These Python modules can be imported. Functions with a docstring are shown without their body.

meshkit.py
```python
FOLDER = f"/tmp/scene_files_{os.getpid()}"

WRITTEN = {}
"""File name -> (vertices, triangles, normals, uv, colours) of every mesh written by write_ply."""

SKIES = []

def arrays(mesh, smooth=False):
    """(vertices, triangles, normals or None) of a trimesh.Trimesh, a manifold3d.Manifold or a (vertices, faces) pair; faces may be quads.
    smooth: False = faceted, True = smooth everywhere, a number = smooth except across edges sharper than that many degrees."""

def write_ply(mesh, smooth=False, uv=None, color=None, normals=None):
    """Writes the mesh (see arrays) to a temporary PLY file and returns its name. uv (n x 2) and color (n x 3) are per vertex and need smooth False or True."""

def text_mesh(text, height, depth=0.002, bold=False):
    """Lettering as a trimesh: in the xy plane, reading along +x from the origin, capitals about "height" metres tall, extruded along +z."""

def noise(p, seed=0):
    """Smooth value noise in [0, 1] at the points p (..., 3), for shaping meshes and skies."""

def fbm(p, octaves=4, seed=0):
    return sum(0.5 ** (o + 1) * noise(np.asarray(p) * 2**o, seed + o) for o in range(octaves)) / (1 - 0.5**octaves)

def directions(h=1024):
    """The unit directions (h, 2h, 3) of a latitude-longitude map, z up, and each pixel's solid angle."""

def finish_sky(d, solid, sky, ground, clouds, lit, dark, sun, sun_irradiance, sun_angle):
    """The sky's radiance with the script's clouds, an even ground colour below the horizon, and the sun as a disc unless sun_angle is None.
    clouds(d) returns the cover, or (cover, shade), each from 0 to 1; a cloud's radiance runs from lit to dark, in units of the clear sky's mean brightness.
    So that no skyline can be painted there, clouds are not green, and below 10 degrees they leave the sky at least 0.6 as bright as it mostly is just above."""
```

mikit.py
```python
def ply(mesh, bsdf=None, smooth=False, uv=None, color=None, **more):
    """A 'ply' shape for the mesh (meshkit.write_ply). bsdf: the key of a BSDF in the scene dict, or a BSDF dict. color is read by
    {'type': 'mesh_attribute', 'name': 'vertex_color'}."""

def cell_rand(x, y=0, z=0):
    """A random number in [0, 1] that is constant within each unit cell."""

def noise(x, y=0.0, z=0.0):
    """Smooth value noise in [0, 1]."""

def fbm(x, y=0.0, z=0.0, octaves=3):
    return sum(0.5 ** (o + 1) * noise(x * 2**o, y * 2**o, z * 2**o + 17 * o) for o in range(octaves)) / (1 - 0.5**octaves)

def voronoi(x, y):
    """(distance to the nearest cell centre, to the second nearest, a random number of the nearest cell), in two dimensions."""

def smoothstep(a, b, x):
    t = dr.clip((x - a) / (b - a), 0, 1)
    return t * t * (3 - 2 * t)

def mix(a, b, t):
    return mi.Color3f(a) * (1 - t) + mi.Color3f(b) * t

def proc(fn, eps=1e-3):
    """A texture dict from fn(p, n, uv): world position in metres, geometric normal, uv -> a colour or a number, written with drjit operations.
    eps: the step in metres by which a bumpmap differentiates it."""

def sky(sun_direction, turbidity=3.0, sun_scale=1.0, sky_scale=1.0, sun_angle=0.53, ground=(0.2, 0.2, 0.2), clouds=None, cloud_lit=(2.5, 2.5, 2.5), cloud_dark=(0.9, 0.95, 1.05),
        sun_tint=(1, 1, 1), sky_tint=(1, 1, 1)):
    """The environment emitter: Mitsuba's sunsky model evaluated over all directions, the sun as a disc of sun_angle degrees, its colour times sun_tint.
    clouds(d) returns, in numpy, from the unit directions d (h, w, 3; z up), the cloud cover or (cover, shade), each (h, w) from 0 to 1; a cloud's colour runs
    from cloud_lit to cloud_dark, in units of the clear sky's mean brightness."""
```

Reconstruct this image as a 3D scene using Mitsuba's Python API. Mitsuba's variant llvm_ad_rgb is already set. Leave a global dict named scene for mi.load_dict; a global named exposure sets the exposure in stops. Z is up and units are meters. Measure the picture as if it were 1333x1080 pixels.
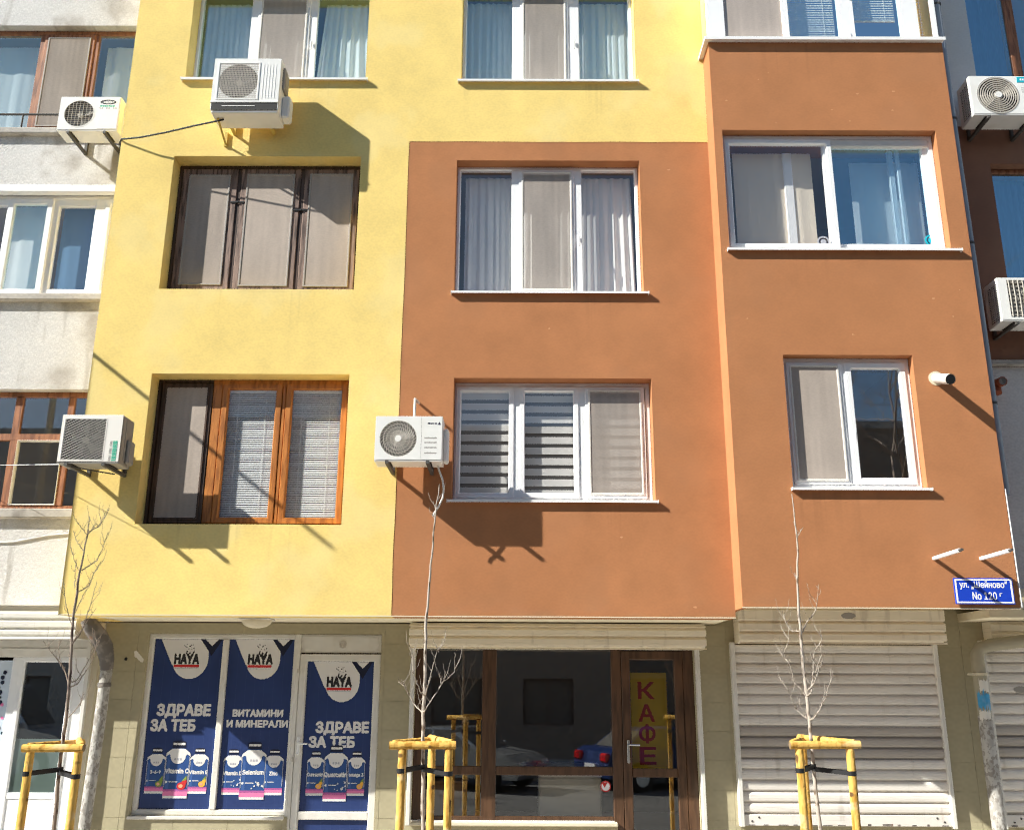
import math, random
import numpy as np, trimesh, drjit as dr, mitsuba as mi
import mikit, meshkit
from mikit import noise, fbm, smoothstep, mix, proc
from shapely.geometry import Polygon, box as sbox
from shapely import affinity, union_all

T = mi.ScalarTransform4f
scene, labels = {}, {}
# ------------------------------------------------------------------ camera, sky, exposure
EYE = 2.5
cam_o = np.array([0.0, -10.6, EYE])
cam_f = np.array([-0.00363, 0.961679, 0.274153])
cam_u = np.array([-0.004104, -0.274166, 0.961673])
scene['camera'] = {'type': 'perspective', 'fov': 56.904, 'fov_axis': 'x', 'near_clip': 0.05, 'far_clip': 2000.0,
                   'to_world': T().look_at(origin=cam_o.tolist(), target=(cam_o + cam_f).tolist(), up=cam_u.tolist())}
scene['daylight'] = mikit.sky((-2.1, -1.0, 1.62), turbidity=2.6, sun_scale=1.25, sky_scale=0.74, sun_tint=(1.0, 1.22, 1.62), sky_tint=(1.03, 1.0, 0.98))
exposure = 2.22

# ------------------------------------------------------------------ helpers
used, cnt = set(), {}
def numbered(k):
    if k not in used:
        used.add(k); return k
    while True:
        cnt[k] = cnt.get(k, 0) + 1
        q = f'{k}_{cnt[k]:03d}'
        if q not in used:
            used.add(q); return q
def thing(name, label, cat, group=None):
    k = numbered(name)
    labels[k] = {'label': label, 'category': cat}
    if group: labels[k]['group'] = group
    return k
def add(parent, name, mesh, bsdf, smooth=False, label=None, kind=None):
    if isinstance(mesh, list): mesh = cat_(mesh)
    k = numbered(parent + '__' + name if parent else name)
    scene[k] = mikit.ply(mesh, bsdf, smooth)
    if label or kind:
        labels[k] = {}
        if label: labels[k]['label'] = label
        if kind: labels[k]['kind'] = kind
    return k
def struct(name, mesh, bsdf, smooth=False):
    k = add(None, name, mesh, bsdf, smooth); labels[k] = {'kind': 'structure'}; return k
def tm(v, f): return trimesh.Trimesh(np.asarray(v, float), np.asarray(f, int), process=False)
def cat_(ms): return trimesh.util.concatenate(ms) if len(ms) > 1 else ms[0]
BF = np.array([[0,2,1],[0,3,2],[4,5,6],[4,6,7],[0,1,5],[0,5,4],[1,2,6],[1,6,5],[2,3,7],[2,7,6],[3,0,4],[3,4,7]])
def bx(x0, x1, y0, y1, z0, z1, ch=0.0):
    if ch <= 0:
        return tm([[x0,y0,z0],[x1,y0,z0],[x1,y1,z0],[x0,y1,z0],[x0,y0,z1],[x1,y0,z1],[x1,y1,z1],[x0,y1,z1]], BF)
    p = []
    for sx in (0, 1):
        for sy in (0, 1):
            for sz in (0, 1):
                c = np.array([(x0, x1)[sx], (y0, y1)[sy], (z0, z1)[sz]], float)
                d = np.array([1 - 2*sx, 1 - 2*sy, 1 - 2*sz]) * ch
                for k in range(3):
                    q = c + d; q[k] = c[k]; p.append(q)
    return trimesh.convex.convex_hull(np.array(p))
def hull(p): return trimesh.convex.convex_hull(np.array(p, float))
def quad(x0, x1, z0, z1, y): return tm([[x0,y,z0],[x1,y,z0],[x1,y,z1],[x0,y,z1]], [[0,1,2],[0,2,3]])
def geoms(g): return [q for q in getattr(g, 'geoms', [g]) if q.geom_type == 'Polygon' and q.area > 1e-8]
def extr(poly, y0, y1):
    """A polygon in x, z made y0..y1 thick."""
    out = []
    for g in geoms(poly):
        m = trimesh.creation.extrude_polygon(g, y1 - y0, engine='earcut')
        v = m.vertices
        out.append(tm(np.stack([v[:, 0], y1 - v[:, 2], v[:, 1]], 1), m.faces))
    return cat_(out)
def extr_x(poly, x0, x1):
    """A polygon in y, z made x0..x1 long."""
    out = []
    for g in geoms(poly):
        m = trimesh.creation.extrude_polygon(g, x1 - x0, engine='earcut')
        v = m.vertices
        out.append(tm(np.stack([x0 + v[:, 2], v[:, 0], v[:, 1]], 1), m.faces))
    return cat_(out)
def ring(x0, x1, z0, z1, prof):
    """A rectangular frame, mitred: prof = closed list of (inset, y)."""
    n, v, f = len(prof), [], []
    for cx, cz in ((0, 0), (1, 0), (1, 1), (0, 1)):
        for d, y in prof:
            v.append([x1 - d if cx else x0 + d, y, z1 - d if cz else z0 + d])
    for c in range(4):
        for i in range(n):
            a, b = c*n + i, c*n + (i+1) % n
            e, g = ((c+1) % 4)*n + i, ((c+1) % 4)*n + (i+1) % n
            f += [[a, e, g], [a, g, b]]
    m = tm(v, f)
    return m
def frame_ring(x0, x1, z0, z1, w, yf, yb, ch=0.006):
    return ring(x0, x1, z0, z1, [(0, yb), (0, yf + ch), (ch, yf), (w - 2*ch, yf), (w, yf + 3*ch), (w, yb)])
def tube(pts, r, n=8, caps=True):
    pts = np.asarray(pts, float); m = len(pts)
    r = np.broadcast_to(np.asarray(r, float), m)
    d = np.gradient(pts, axis=0); d /= np.linalg.norm(d, axis=1, keepdims=True) + 1e-12
    ref = np.array([0, 0, 1.0]) if abs(d[0][2]) < 0.9 else np.array([1.0, 0, 0])
    u = np.cross(d[0], ref); u /= np.linalg.norm(u)
    v, f = [], []
    for k in range(m):
        u = u - d[k] * (u @ d[k]); u /= np.linalg.norm(u)
        w = np.cross(d[k], u)
        for a in range(n):
            t = 2*math.pi*a/n
            v.append(pts[k] + r[k]*(math.cos(t)*u + math.sin(t)*w))
    for k in range(m-1):
        for a in range(n):
            p, q = k*n + a, k*n + (a+1) % n
            f += [[p, q, q+n], [p, q+n, p+n]]
    if caps:
        v += [pts[0], pts[-1]]
        for a in range(n):
            f += [[(a+1) % n, a, m*n], [(m-1)*n + a, (m-1)*n + (a+1) % n, m*n + 1]]
    return tm(v, f)
def cyl(x, z, r, y0, y1, n=24):
    return extr(Polygon([(x + r*math.cos(2*math.pi*k/n), z + r*math.sin(2*math.pi*k/n)) for k in range(n)]), y0, y1)
def circle(x, z, r, n=32): return Polygon([(x + r*math.cos(2*math.pi*k/n), z + r*math.sin(2*math.pi*k/n)) for k in range(n)])
def strip(pts, w):
    from shapely.geometry import LineString
    return LineString(pts).buffer(w/2, cap_style='flat', join_style='mitre')
def text(s, x, z, y, h, width=None, depth=0.002, bold=True, shear=0.0, align='l', fat=0.0):
    """Lettering facing the street; fat thickens the strokes, in shares of the cap height."""
    m = meshkit.text_mesh(s, 0.1, 0.05, bold)
    v, f = m.vertices, m.faces
    top = f[(v[f][:, :, 2] > 0.049).all(1)]
    shp = union_all([Polygon(t[:, :2]) for t in v[top]]).buffer(0.0002)
    if fat: shp = shp.buffer(fat*0.1, join_style='mitre')
    b = shp.bounds
    sx = h/0.1 if width is None else width/(b[2] - b[0])
    shp = affinity.affine_transform(shp, [sx, shear*h/0.1, 0, h/0.1, x - b[0]*sx - (0.5*(b[2] - b[0])*sx if align == 'c' else 0), z])
    return extr(shp.simplify(h*0.004), y - depth, y)

# ------------------------------------------------------------------ materials
def rgb(c): return {'type': 'rgb', 'value': [float(v) for v in c]}
def mat(name, c, rough=0.6, metallic=0.0, spec=0.4, bump=None, bscale=0.002, clear=0.0):
    b = {'type': 'principled', 'base_color': c if isinstance(c, dict) else rgb(c), 'roughness': rough, 'metallic': metallic, 'specular': spec}
    if clear: b['clearcoat'] = clear; b['clearcoat_gloss'] = 0.9
    if bump is not None: b = {'type': 'bumpmap', 'tex': proc(bump, 2e-3), 'scale': bscale, 'nested': b}
    scene[name] = {'type': 'twosided', 'nested': b}
    return name
def P3(p, s): return p.x*s, p.y*s, p.z*s
def speck(base, lo, hi, s1, s2, tint=None, amt=0.0):
    """Colour varied by a slow cloud and a fine grain; optional blotches of another tint."""
    base = np.asarray(base, float)
    def fn(p, n, uv):
        a = fbm(*P3(p, s1), octaves=3); g = noise(*P3(p, s2))
        k = lo + (hi - lo)*(0.65*a + 0.35*g)
        c = mi.Color3f(*[float(v) for v in base]) * k
        if tint is not None:
            t = smoothstep(0.55, 0.8, fbm(p.x*s1*2.3 + 7.1, p.y*s1*2.3, p.z*s1*1.1, octaves=4)) * amt
            c = mix(c, tint, t)
        return c
    return proc(fn)
def grain(s): return lambda p, n, uv: noise(*P3(p, s))*0.6 + noise(*P3(p, s*2.7))*0.4

YEL, BRN = (0.82, 0.615, 0.215), (0.420, 0.180, 0.080)
RUNS = [(-4.35, -1.93, 10.0), (-0.76, 1.58, 9.98), (-4.33, -1.97, 7.09), (-4.30, -1.96, 4.22), (-0.78, 1.60, 7.03), (-0.77, 1.62, 4.48), (2.5, 5.26, 7.44), (3.04, 4.58, 4.56), (2.4, 5.4, 10.33)]
def facade(base, tint):
    base = np.asarray(base, float)
    def fn(p, n, uv):
        a = fbm(p.x*0.9, p.y*0.9, p.z*0.9, octaves=4)
        s = noise(p.x*7.0, p.y*7.0, p.z*1.1)                     # faint downward washing
        g = noise(*P3(p, 55.0))
        m = fbm(p.x*3.7 + 9.0, p.y*3.7, p.z*3.1, octaves=3)
        c = mi.Color3f(*[float(v) for v in base]) * (0.76 + 0.18*a + 0.06*s + 0.16*m + 0.10*g)
        t = smoothstep(0.52, 0.72, fbm(p.x*2.1 + 3.0, p.y*2.1, p.z*1.4, octaves=4))*0.30
        c = mix(c, tint, t)
        q = noise(p.x*21.0, 3.0, p.z*0.7)*0.6 + noise(p.x*57.0, 7.0, p.z*0.9)*0.4
        k = mi.Float(0)
        for a0, a1, zs in RUNS:
            d = zs - p.z
            k = dr.maximum(k, smoothstep(a0 - 0.05, a0 + 0.08, p.x)*(1 - smoothstep(a1 - 0.08, a1 + 0.05, p.x))*dr.select(d > 0, dr.exp(-d*2.6), 0.0))
        c = c*(1 - 0.12*k*smoothstep(0.5, 0.9, q)*smoothstep(0.45, 0.7, noise(p.x*2.7, 5.0, 1.0)))
        low = dr.select(p.z < 3.9, dr.exp(-(p.z - 3.2)*7.0), 0.0)*smoothstep(0.4, 0.8, fbm(p.x*3.0, 1.0, p.z*5.0, octaves=3))     # grime along the lower edge
        return mix(c, mi.Color3f(0.30, 0.24, 0.16), dr.clip(low, 0, 1)*0.22)
    return proc(fn)
gr90 = grain(75.0)
mat('m_yellow', facade(YEL, (0.86, 0.72, 0.36)), 0.9, spec=0.2, bump=gr90, bscale=0.006)
mat('m_brown', facade(BRN, (0.40, 0.185, 0.092)), 0.9, spec=0.2, bump=gr90, bscale=0.006)
mat('m_brown_dull', facade((0.26, 0.13, 0.085), (0.3, 0.17, 0.11)), 0.9, spec=0.2)
mat('m_pale_wall', speck((0.66, 0.66, 0.67), 0.85, 1.05, 1.0, 60.0), 0.9, spec=0.2)
def old_plaster(p, n, uv):
    a = fbm(*P3(p, 1.4), octaves=4); g = noise(*P3(p, 45.0)); h = noise(*P3(p, 110.0))
    c = mi.Color3f(0.69, 0.675, 0.655) * (0.66 + 0.24*a + 0.36*g*h + 0.1*h)
    t = smoothstep(0.50, 0.74, fbm(p.x*1.9 + 11.0, p.y, p.z*1.5, octaves=5) + 0.10*(g - 0.5))
    r = smoothstep(0.58, 0.80, fbm(p.x*8.0, p.y, p.z*0.8 + 5.0, octaves=4))*0.5
    return mix(mix(c, mi.Color3f(0.30, 0.265, 0.225), t*0.72), mi.Color3f(0.30, 0.275, 0.24), r)
mat('m_plaster', proc(old_plaster), 0.95, spec=0.1, bump=grain(48.0), bscale=0.012)
mat('m_grey_plaster', speck((0.70, 0.675, 0.655), 0.7, 1.12, 1.6, 50.0, (0.42, 0.40, 0.38), 0.5), 0.95, spec=0.1, bump=grain(48.0), bscale=0.01)
mat('m_concrete', speck((0.50, 0.47, 0.43), 0.6, 1.15, 2.5, 40.0, (0.17, 0.15, 0.13), 0.7), 0.9, spec=0.2)
mat('m_tile', speck((0.435, 0.385, 0.25), 0.80, 1.06, 1.5, 30.0), 0.55, spec=0.4)
mat('m_tile2', speck((0.428, 0.378, 0.246), 0.80, 1.06, 1.9, 30.0), 0.55, spec=0.4)
mat('m_tile3', speck((0.44, 0.39, 0.253), 0.80, 1.06, 1.7, 30.0), 0.55, spec=0.4)
mat('m_grout', (0.40, 0.355, 0.23), 0.9)
mat('m_soffit', speck((0.70, 0.63, 0.47), 0.8, 1.05, 2.0, 20.0), 0.9)
mat('m_pvc', (0.83, 0.83, 0.83), 0.3, spec=0.5)
mat('m_pvc_old', speck((0.74, 0.715, 0.66), 0.85, 1.05, 3.0, 20.0, (0.5, 0.45, 0.36), 0.3), 0.4)
mat('m_sill', (0.80, 0.79, 0.77), 0.35, spec=0.5)
def wood(base, dark, sc=1.0):
    def fn(p, n, uv):
        g = fbm(p.x*38.0*sc, p.y*38.0, p.z*3.5, octaves=3)
        c = mix(mi.Color3f(*base), mi.Color3f(*dark), smoothstep(0.35, 0.75, g))
        return c*(0.85 + 0.3*noise(p.x*5.0, p.y*5.0, p.z*5.0))
    return proc(fn)
mat('m_wood_dark', wood((0.085, 0.05, 0.036), (0.035, 0.022, 0.017)), 0.55)
mat('m_wood_worn', wood((0.26, 0.175, 0.14), (0.075, 0.05, 0.04)), 0.6)
mat('m_wood_orange', wood((0.50, 0.185, 0.042), (0.30, 0.10, 0.022)), 0.4, clear=0.3)
mat('m_wood_red', wood((0.34, 0.14, 0.065), (0.17, 0.062, 0.03)), 0.5)
mat('m_wood_cafe', wood((0.105, 0.053, 0.028), (0.06, 0.031, 0.017)), 0.35, clear=0.3)
def stake(p, n, uv):
    g = fbm(p.x*42.0, p.y*42.0, p.z*5.0, octaves=3); h = fbm(p.x*5.0, p.y*9.0, p.z*9.0, octaves=4)
    c = mix(mi.Color3f(0.74, 0.46, 0.125), mi.Color3f(0.46, 0.235, 0.045), smoothstep(0.42, 0.75, g))
    c = mix(c, mi.Color3f(0.80, 0.60, 0.33), smoothstep(0.56, 0.72, h)*0.6)
    return mix(c, mi.Color3f(0.16, 0.09, 0.04), smoothstep(0.80, 0.90, noise(p.x*17.0, p.y*17.0, p.z*14.0)))
mat('m_stake', proc(stake), 0.95, spec=0.08, bump=grain(36.0), bscale=0.006)
mat('m_stake_end', (0.22, 0.15, 0.08), 0.9)
scene['m_glass'] = {'type': 'thindielectric', 'int_ior': 1.8}
scene['m_glass_blue'] = {'type': 'thindielectric', 'int_ior': 2.4, 'specular_reflectance': rgb((0.6, 0.92, 1.0)), 'specular_transmittance': rgb((0.92, 0.98, 1.0))}
scene['m_glass_sky'] = {'type': 'thindielectric', 'int_ior': 3.8, 'specular_reflectance': rgb((0.62, 0.90, 1.0)), 'specular_transmittance': rgb((0.80, 0.93, 1.0))}   # blue solar control glass
scene['m_glass_door'] = {'type': 'thindielectric', 'int_ior': 2.4, 'specular_transmittance': rgb((0.5, 0.52, 0.5))}
scene['m_glass_cafe_door'] = {'type': 'thindielectric', 'int_ior': 1.8, 'specular_transmittance': rgb((0.55, 0.54, 0.5))}
scene['m_glass_low'] = {'type': 'thindielectric', 'int_ior': 2.3, 'specular_transmittance': rgb((0.8, 0.8, 0.78))}
scene['m_glass_plain'] = {'type': 'thindielectric', 'int_ior': 1.5}
scene['m_glass_tint'] = {'type': 'thindielectric', 'int_ior': 2.3, 'specular_transmittance': rgb((0.22, 0.23, 0.25))}
scene['m_glass_dark'] = {'type': 'thindielectric', 'int_ior': 2.15, 'specular_transmittance': rgb((0.36, 0.37, 0.36))}
def mesh_screen(name, c, o):
    base = mi.Color3f(*c)
    def fn(p, n, uv): return base*(0.66 + 0.42*fbm(p.x*2.6, p.y, p.z*1.0, octaves=4) + 0.16*noise(p.x*26.0, p.y, p.z*1.6) + 0.12*noise(p.x*70.0, p.y, p.z*70.0))
    scene[name] = {'type': 'mask', 'opacity': o, 'nested': {'type': 'twosided', 'nested': {'type': 'diffuse', 'reflectance': proc(fn)}}}
mesh_screen('m_screen', (0.47, 0.41, 0.36), 0.60)
mesh_screen('m_screen_dark', (0.47, 0.40, 0.345), 0.88)
mat('m_alu', (0.34, 0.31, 0.28), 0.5)
def cloth(name, c, tr):
    scene[name] = {'type': 'principledthin', 'base_color': rgb(c), 'roughness': 0.9, 'diff_trans': tr, 'spec_trans': 0.0, 'eta': 1.3}
cloth('m_curtain', (0.94, 0.94, 0.92), 0.35)
cloth('m_curtain_beige', (0.82, 0.73, 0.60), 0.3)
cloth('m_curtain_blue', (0.22, 0.38, 0.60), 0.6)
mat('m_blind', (0.86, 0.88, 0.87), 0.45)
mat('m_blind_blue', (0.55, 0.70, 0.82), 0.45)
mat('m_zebra', (0.66, 0.645, 0.62), 0.8)
mat('m_sheer', (0.22, 0.205, 0.195), 0.9)
mat('m_room', (0.42, 0.38, 0.33), 0.9)
mat('m_room_dark', (0.10, 0.09, 0.08), 0.9)
mat('m_room_cafe', (0.12, 0.095, 0.07), 0.8)
def shutter_paint(base):
    def fn(p, n, uv):
        a = fbm(p.x*1.1, p.y, p.z*3.0, octaves=4)
        sc = smoothstep(0.66, 0.8, fbm(p.x*3.0, p.y, p.z*45.0, octaves=3))*0.25
        d = smoothstep(0.6, 0.8, fbm(p.x*14.0, p.y*3.0, p.z*1.8 + 3.0, octaves=4))*0.35
        return mix(mi.Color3f(*base)*(0.86 + 0.2*a), mi.Color3f(0.33, 0.28, 0.21), dr.minimum(sc + d, 0.6))
    return proc(fn)
mat('m_shutter', shutter_paint((0.76, 0.715, 0.655)), 0.36, spec=0.5)
mat('m_shutter_dark', shutter_paint((0.44, 0.395, 0.35)), 0.42, spec=0.5)  # darker tone for one band of slats
mat('m_shutter_box', shutter_paint((0.88, 0.80, 0.64)), 0.42, spec=0.5)
mat('m_shutter_white', shutter_paint((0.76, 0.74, 0.68)), 0.4, spec=0.5)
mat('m_ac', speck((0.79, 0.78, 0.745), 0.92, 1.03, 3.0, 25.0, (0.6, 0.55, 0.46), 0.25), 0.4)
mat('m_ac_beige', (0.78, 0.74, 0.68), 0.45)
mat('m_ac_grey', (0.30, 0.28, 0.25), 0.6)
mat('m_dark', (0.022, 0.021, 0.020), 0.6)
mat('m_grille', (0.52, 0.48, 0.42), 0.45)
mat('m_grille_grey', (0.33, 0.31, 0.285), 0.45)
mat('m_steel', (0.55, 0.55, 0.55), 0.35, metallic=0.9)
mat('m_iron', (0.075, 0.07, 0.065), 0.6)
mat('m_black', (0.016, 0.016, 0.018), 0.5)
mat('m_teal', (0.02, 0.40, 0.50), 0.4)
mat('m_green', (0.05, 0.42, 0.27), 0.5)
mat('m_red', (0.55, 0.03, 0.03), 0.5)
mat('m_white', (0.82, 0.82, 0.82), 0.5)
mat('m_paper', (0.72, 0.69, 0.62), 0.8)
def navy(p, n, uv):
    u = p.x/0.112; f = dr.abs(u - dr.floor(u) - 0.5)                      # faint seams of the printed film
    return mi.Color3f(0.0235, 0.044, 0.145)*(0.85 + 0.3*fbm(*P3(p, 2.0), octaves=3)) + mi.Color3f(0.012, 0.014, 0.02)*smoothstep(0.46, 0.5, f)*(0.4 + noise(p.x*9.0, p.y, p.z*3.0))
mat('m_navy', proc(navy), 0.35)
mat('m_navy_dark', (0.012, 0.016, 0.040), 0.35)
mat('m_print_blue', (0.030, 0.078, 0.24), 0.35)
mat('m_print_blue2', (0.055, 0.12, 0.32), 0.35)
mat('m_print_purple', (0.40, 0.10, 0.30), 0.4)
mat('m_print_white', (0.74, 0.72, 0.70), 0.4)
mat('m_print_grey', (0.42, 0.42, 0.46), 0.4)
mat('m_print_pink', (0.72, 0.20, 0.40), 0.4)
mat('m_print_orange', (0.80, 0.42, 0.06), 0.4)
mat('m_print_heart', (0.72, 0.38, 0.22), 0.4)
mat('m_print_leaf', (0.22, 0.30, 0.06), 0.4)
mat('m_plate_blue', (0.012, 0.055, 0.50), 0.3, clear=0.6)
mat('m_kafe', (0.85, 0.60, 0.03), 0.5)
mat('m_zinc', speck((0.36, 0.38, 0.41), 0.75, 1.1, 3.0, 20.0), 0.5, metallic=0.2)
mat('m_pipe_tan', speck((0.40, 0.36, 0.26), 0.8, 1.05, 3.0, 20.0), 0.6)
def peeled(p, n, uv):
    t = smoothstep(0.47, 0.55, fbm(p.x*24.0, p.y*24.0, p.z*9.0, octaves=4))
    u = smoothstep(0.52, 0.60, fbm(p.x*34.0 + 4, p.y*34.0, p.z*22.0, octaves=4))
    return mix(mix(mi.Color3f(0.47, 0.45, 0.415), mi.Color3f(0.36, 0.34, 0.31), t), mi.Color3f(0.20, 0.17, 0.145), u*0.7)
mat('m_pipe_old', proc(peeled), 0.7, bump=grain(40.0), bscale=0.006)
def rusty(p, n, uv):
    t = fbm(p.x*11.0, p.y*11.0, p.z*9.0, octaves=4)
    return mix(mix(mi.Color3f(0.13, 0.115, 0.105), mi.Color3f(0.22, 0.195, 0.175), smoothstep(0.4, 0.6, t)), mi.Color3f(0.28, 0.13, 0.06), smoothstep(0.6, 0.75, t)*0.7)
mat('m_rust', proc(rusty), 0.75, bump=grain(30.0), bscale=0.01)
mat('m_terracotta', (0.30, 0.085, 0.04), 0.7)
def bark(p, n, uv):
    t = noise(p.x*60.0, p.y*60.0, p.z*22.0)
    return mix(mi.Color3f(0.45, 0.39, 0.33), mi.Color3f(0.17, 0.125, 0.09), smoothstep(0.5, 0.85, t))
mat('m_bark', proc(bark), 0.8)
def bark_dark(p, n, uv):
    t = noise(p.x*60.0, p.y*60.0, p.z*22.0)
    return mix(mi.Color3f(0.30, 0.24, 0.19), mi.Color3f(0.09, 0.06, 0.05), smoothstep(0.4, 0.8, t))
mat('m_bark_dark', proc(bark_dark), 0.8)
mat('m_twig', (0.30, 0.235, 0.185), 0.8)
mat('m_asphalt', speck((0.11, 0.107, 0.10), 0.8, 1.2, 1.0, 30.0), 0.9)
mat('m_paving', speck((0.50, 0.475, 0.43), 0.85, 1.1, 1.0, 20.0), 0.9)
mat('m_ground', speck((0.16, 0.15, 0.13), 0.8, 1.2, 0.5, 5.0), 0.95)
mat('m_far_wall', speck((0.33, 0.27, 0.215), 0.85, 1.1, 0.6, 8.0), 0.9)
mat('m_far_wall2', speck((0.44, 0.42, 0.38), 0.85, 1.1, 0.6, 8.0), 0.9)
mat('m_far_glass', (0.13, 0.125, 0.115), 0.25, spec=0.6)
mat('m_car_silver', (0.50, 0.51, 0.52), 0.25, metallic=0.6, clear=1.0)
mat('m_car_grey', (0.42, 0.43, 0.43), 0.25, metallic=0.6, clear=1.0)
mat('m_car_blue', (0.015, 0.04, 0.16), 0.25, metallic=0.3, clear=1.0)
mat('m_tyre', (0.02, 0.02, 0.02), 0.8)
mat('m_taillight', (0.60, 0.01, 0.012), 0.15, clear=1.0)
mat('m_lens', (0.7, 0.72, 0.74), 0.1, clear=1.0)

# ------------------------------------------------------------------ generic building pieces
def room(bld, x0, x1, z0, z1, y0, depth=2.2, m='m_room'):
    b = bx(x0 - 0.12, x1 + 0.12, y0, y0 + depth, z0 - 0.45, z1 + 0.12)
    add(bld, 'room', tm(b.vertices, np.delete(BF, [4, 5], 0)[:, ::-1]), m)
def window(bld, x0, x1, z0, z1, yf, fm, fw, mulls, lights, label=None, sash_m=None, depth=0.07):
    w = add(bld, 'window', [frame_ring(x0, x1, z0, z1, fw, yf, yf + depth)] +
            [bx(a, b, yf - 0.003, yf + depth - 0.004, z0 + fw, z1 - fw, 0.005) for a, b in mulls], fm, label=label)
    for L in lights:
        xa, xb, kind = L[:3]; o = L[3] if len(L) > 3 else {}
        za, zb = o.get('z', (z0 + fw, z1 - fw)); sm = o.get('m', sash_m or fm); sw = o.get('sw', 0.055); dy = o.get('dy', 0.0)
        if kind in 'sx':
            add(w, 'sash', frame_ring(xa, xb, za, zb, sw, yf - 0.018 + dy, yf + 0.045 + dy), sm)
            xa, xb, za, zb = xa + sw, xb - sw, za + sw, zb - sw
        add(w, 'pane', quad(xa - 0.004, xb + 0.004, za - 0.004, zb + 0.004, yf + 0.02 + dy), o.get('glass', 'm_glass'))
        if kind == 'x':
            e = 0.012
            add(w, 'screen_frame', frame_ring(xa - e, xb + e, za - e, zb + e, 0.024, yf - 0.032 + dy, yf - 0.018 + dy, 0.003), o.get('sfm', 'm_pvc_old'))
            add(w, 'insect_screen', quad(xa + e, xb - e, za + e, zb - e, yf - 0.024 + dy), o.get('screen', 'm_screen'))
        if o.get('handle'):
            hx, hz = o['handle']
            add(w, 'handle', [bx(hx - 0.014, hx + 0.014, yf - 0.035, yf - 0.017, hz - 0.03, hz + 0.03, 0.004), bx(hx - 0.011, hx + 0.011, yf - 0.06, yf - 0.035, hz - 0.12, hz + 0.012, 0.005)], 'm_pvc')
    return w
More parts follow.
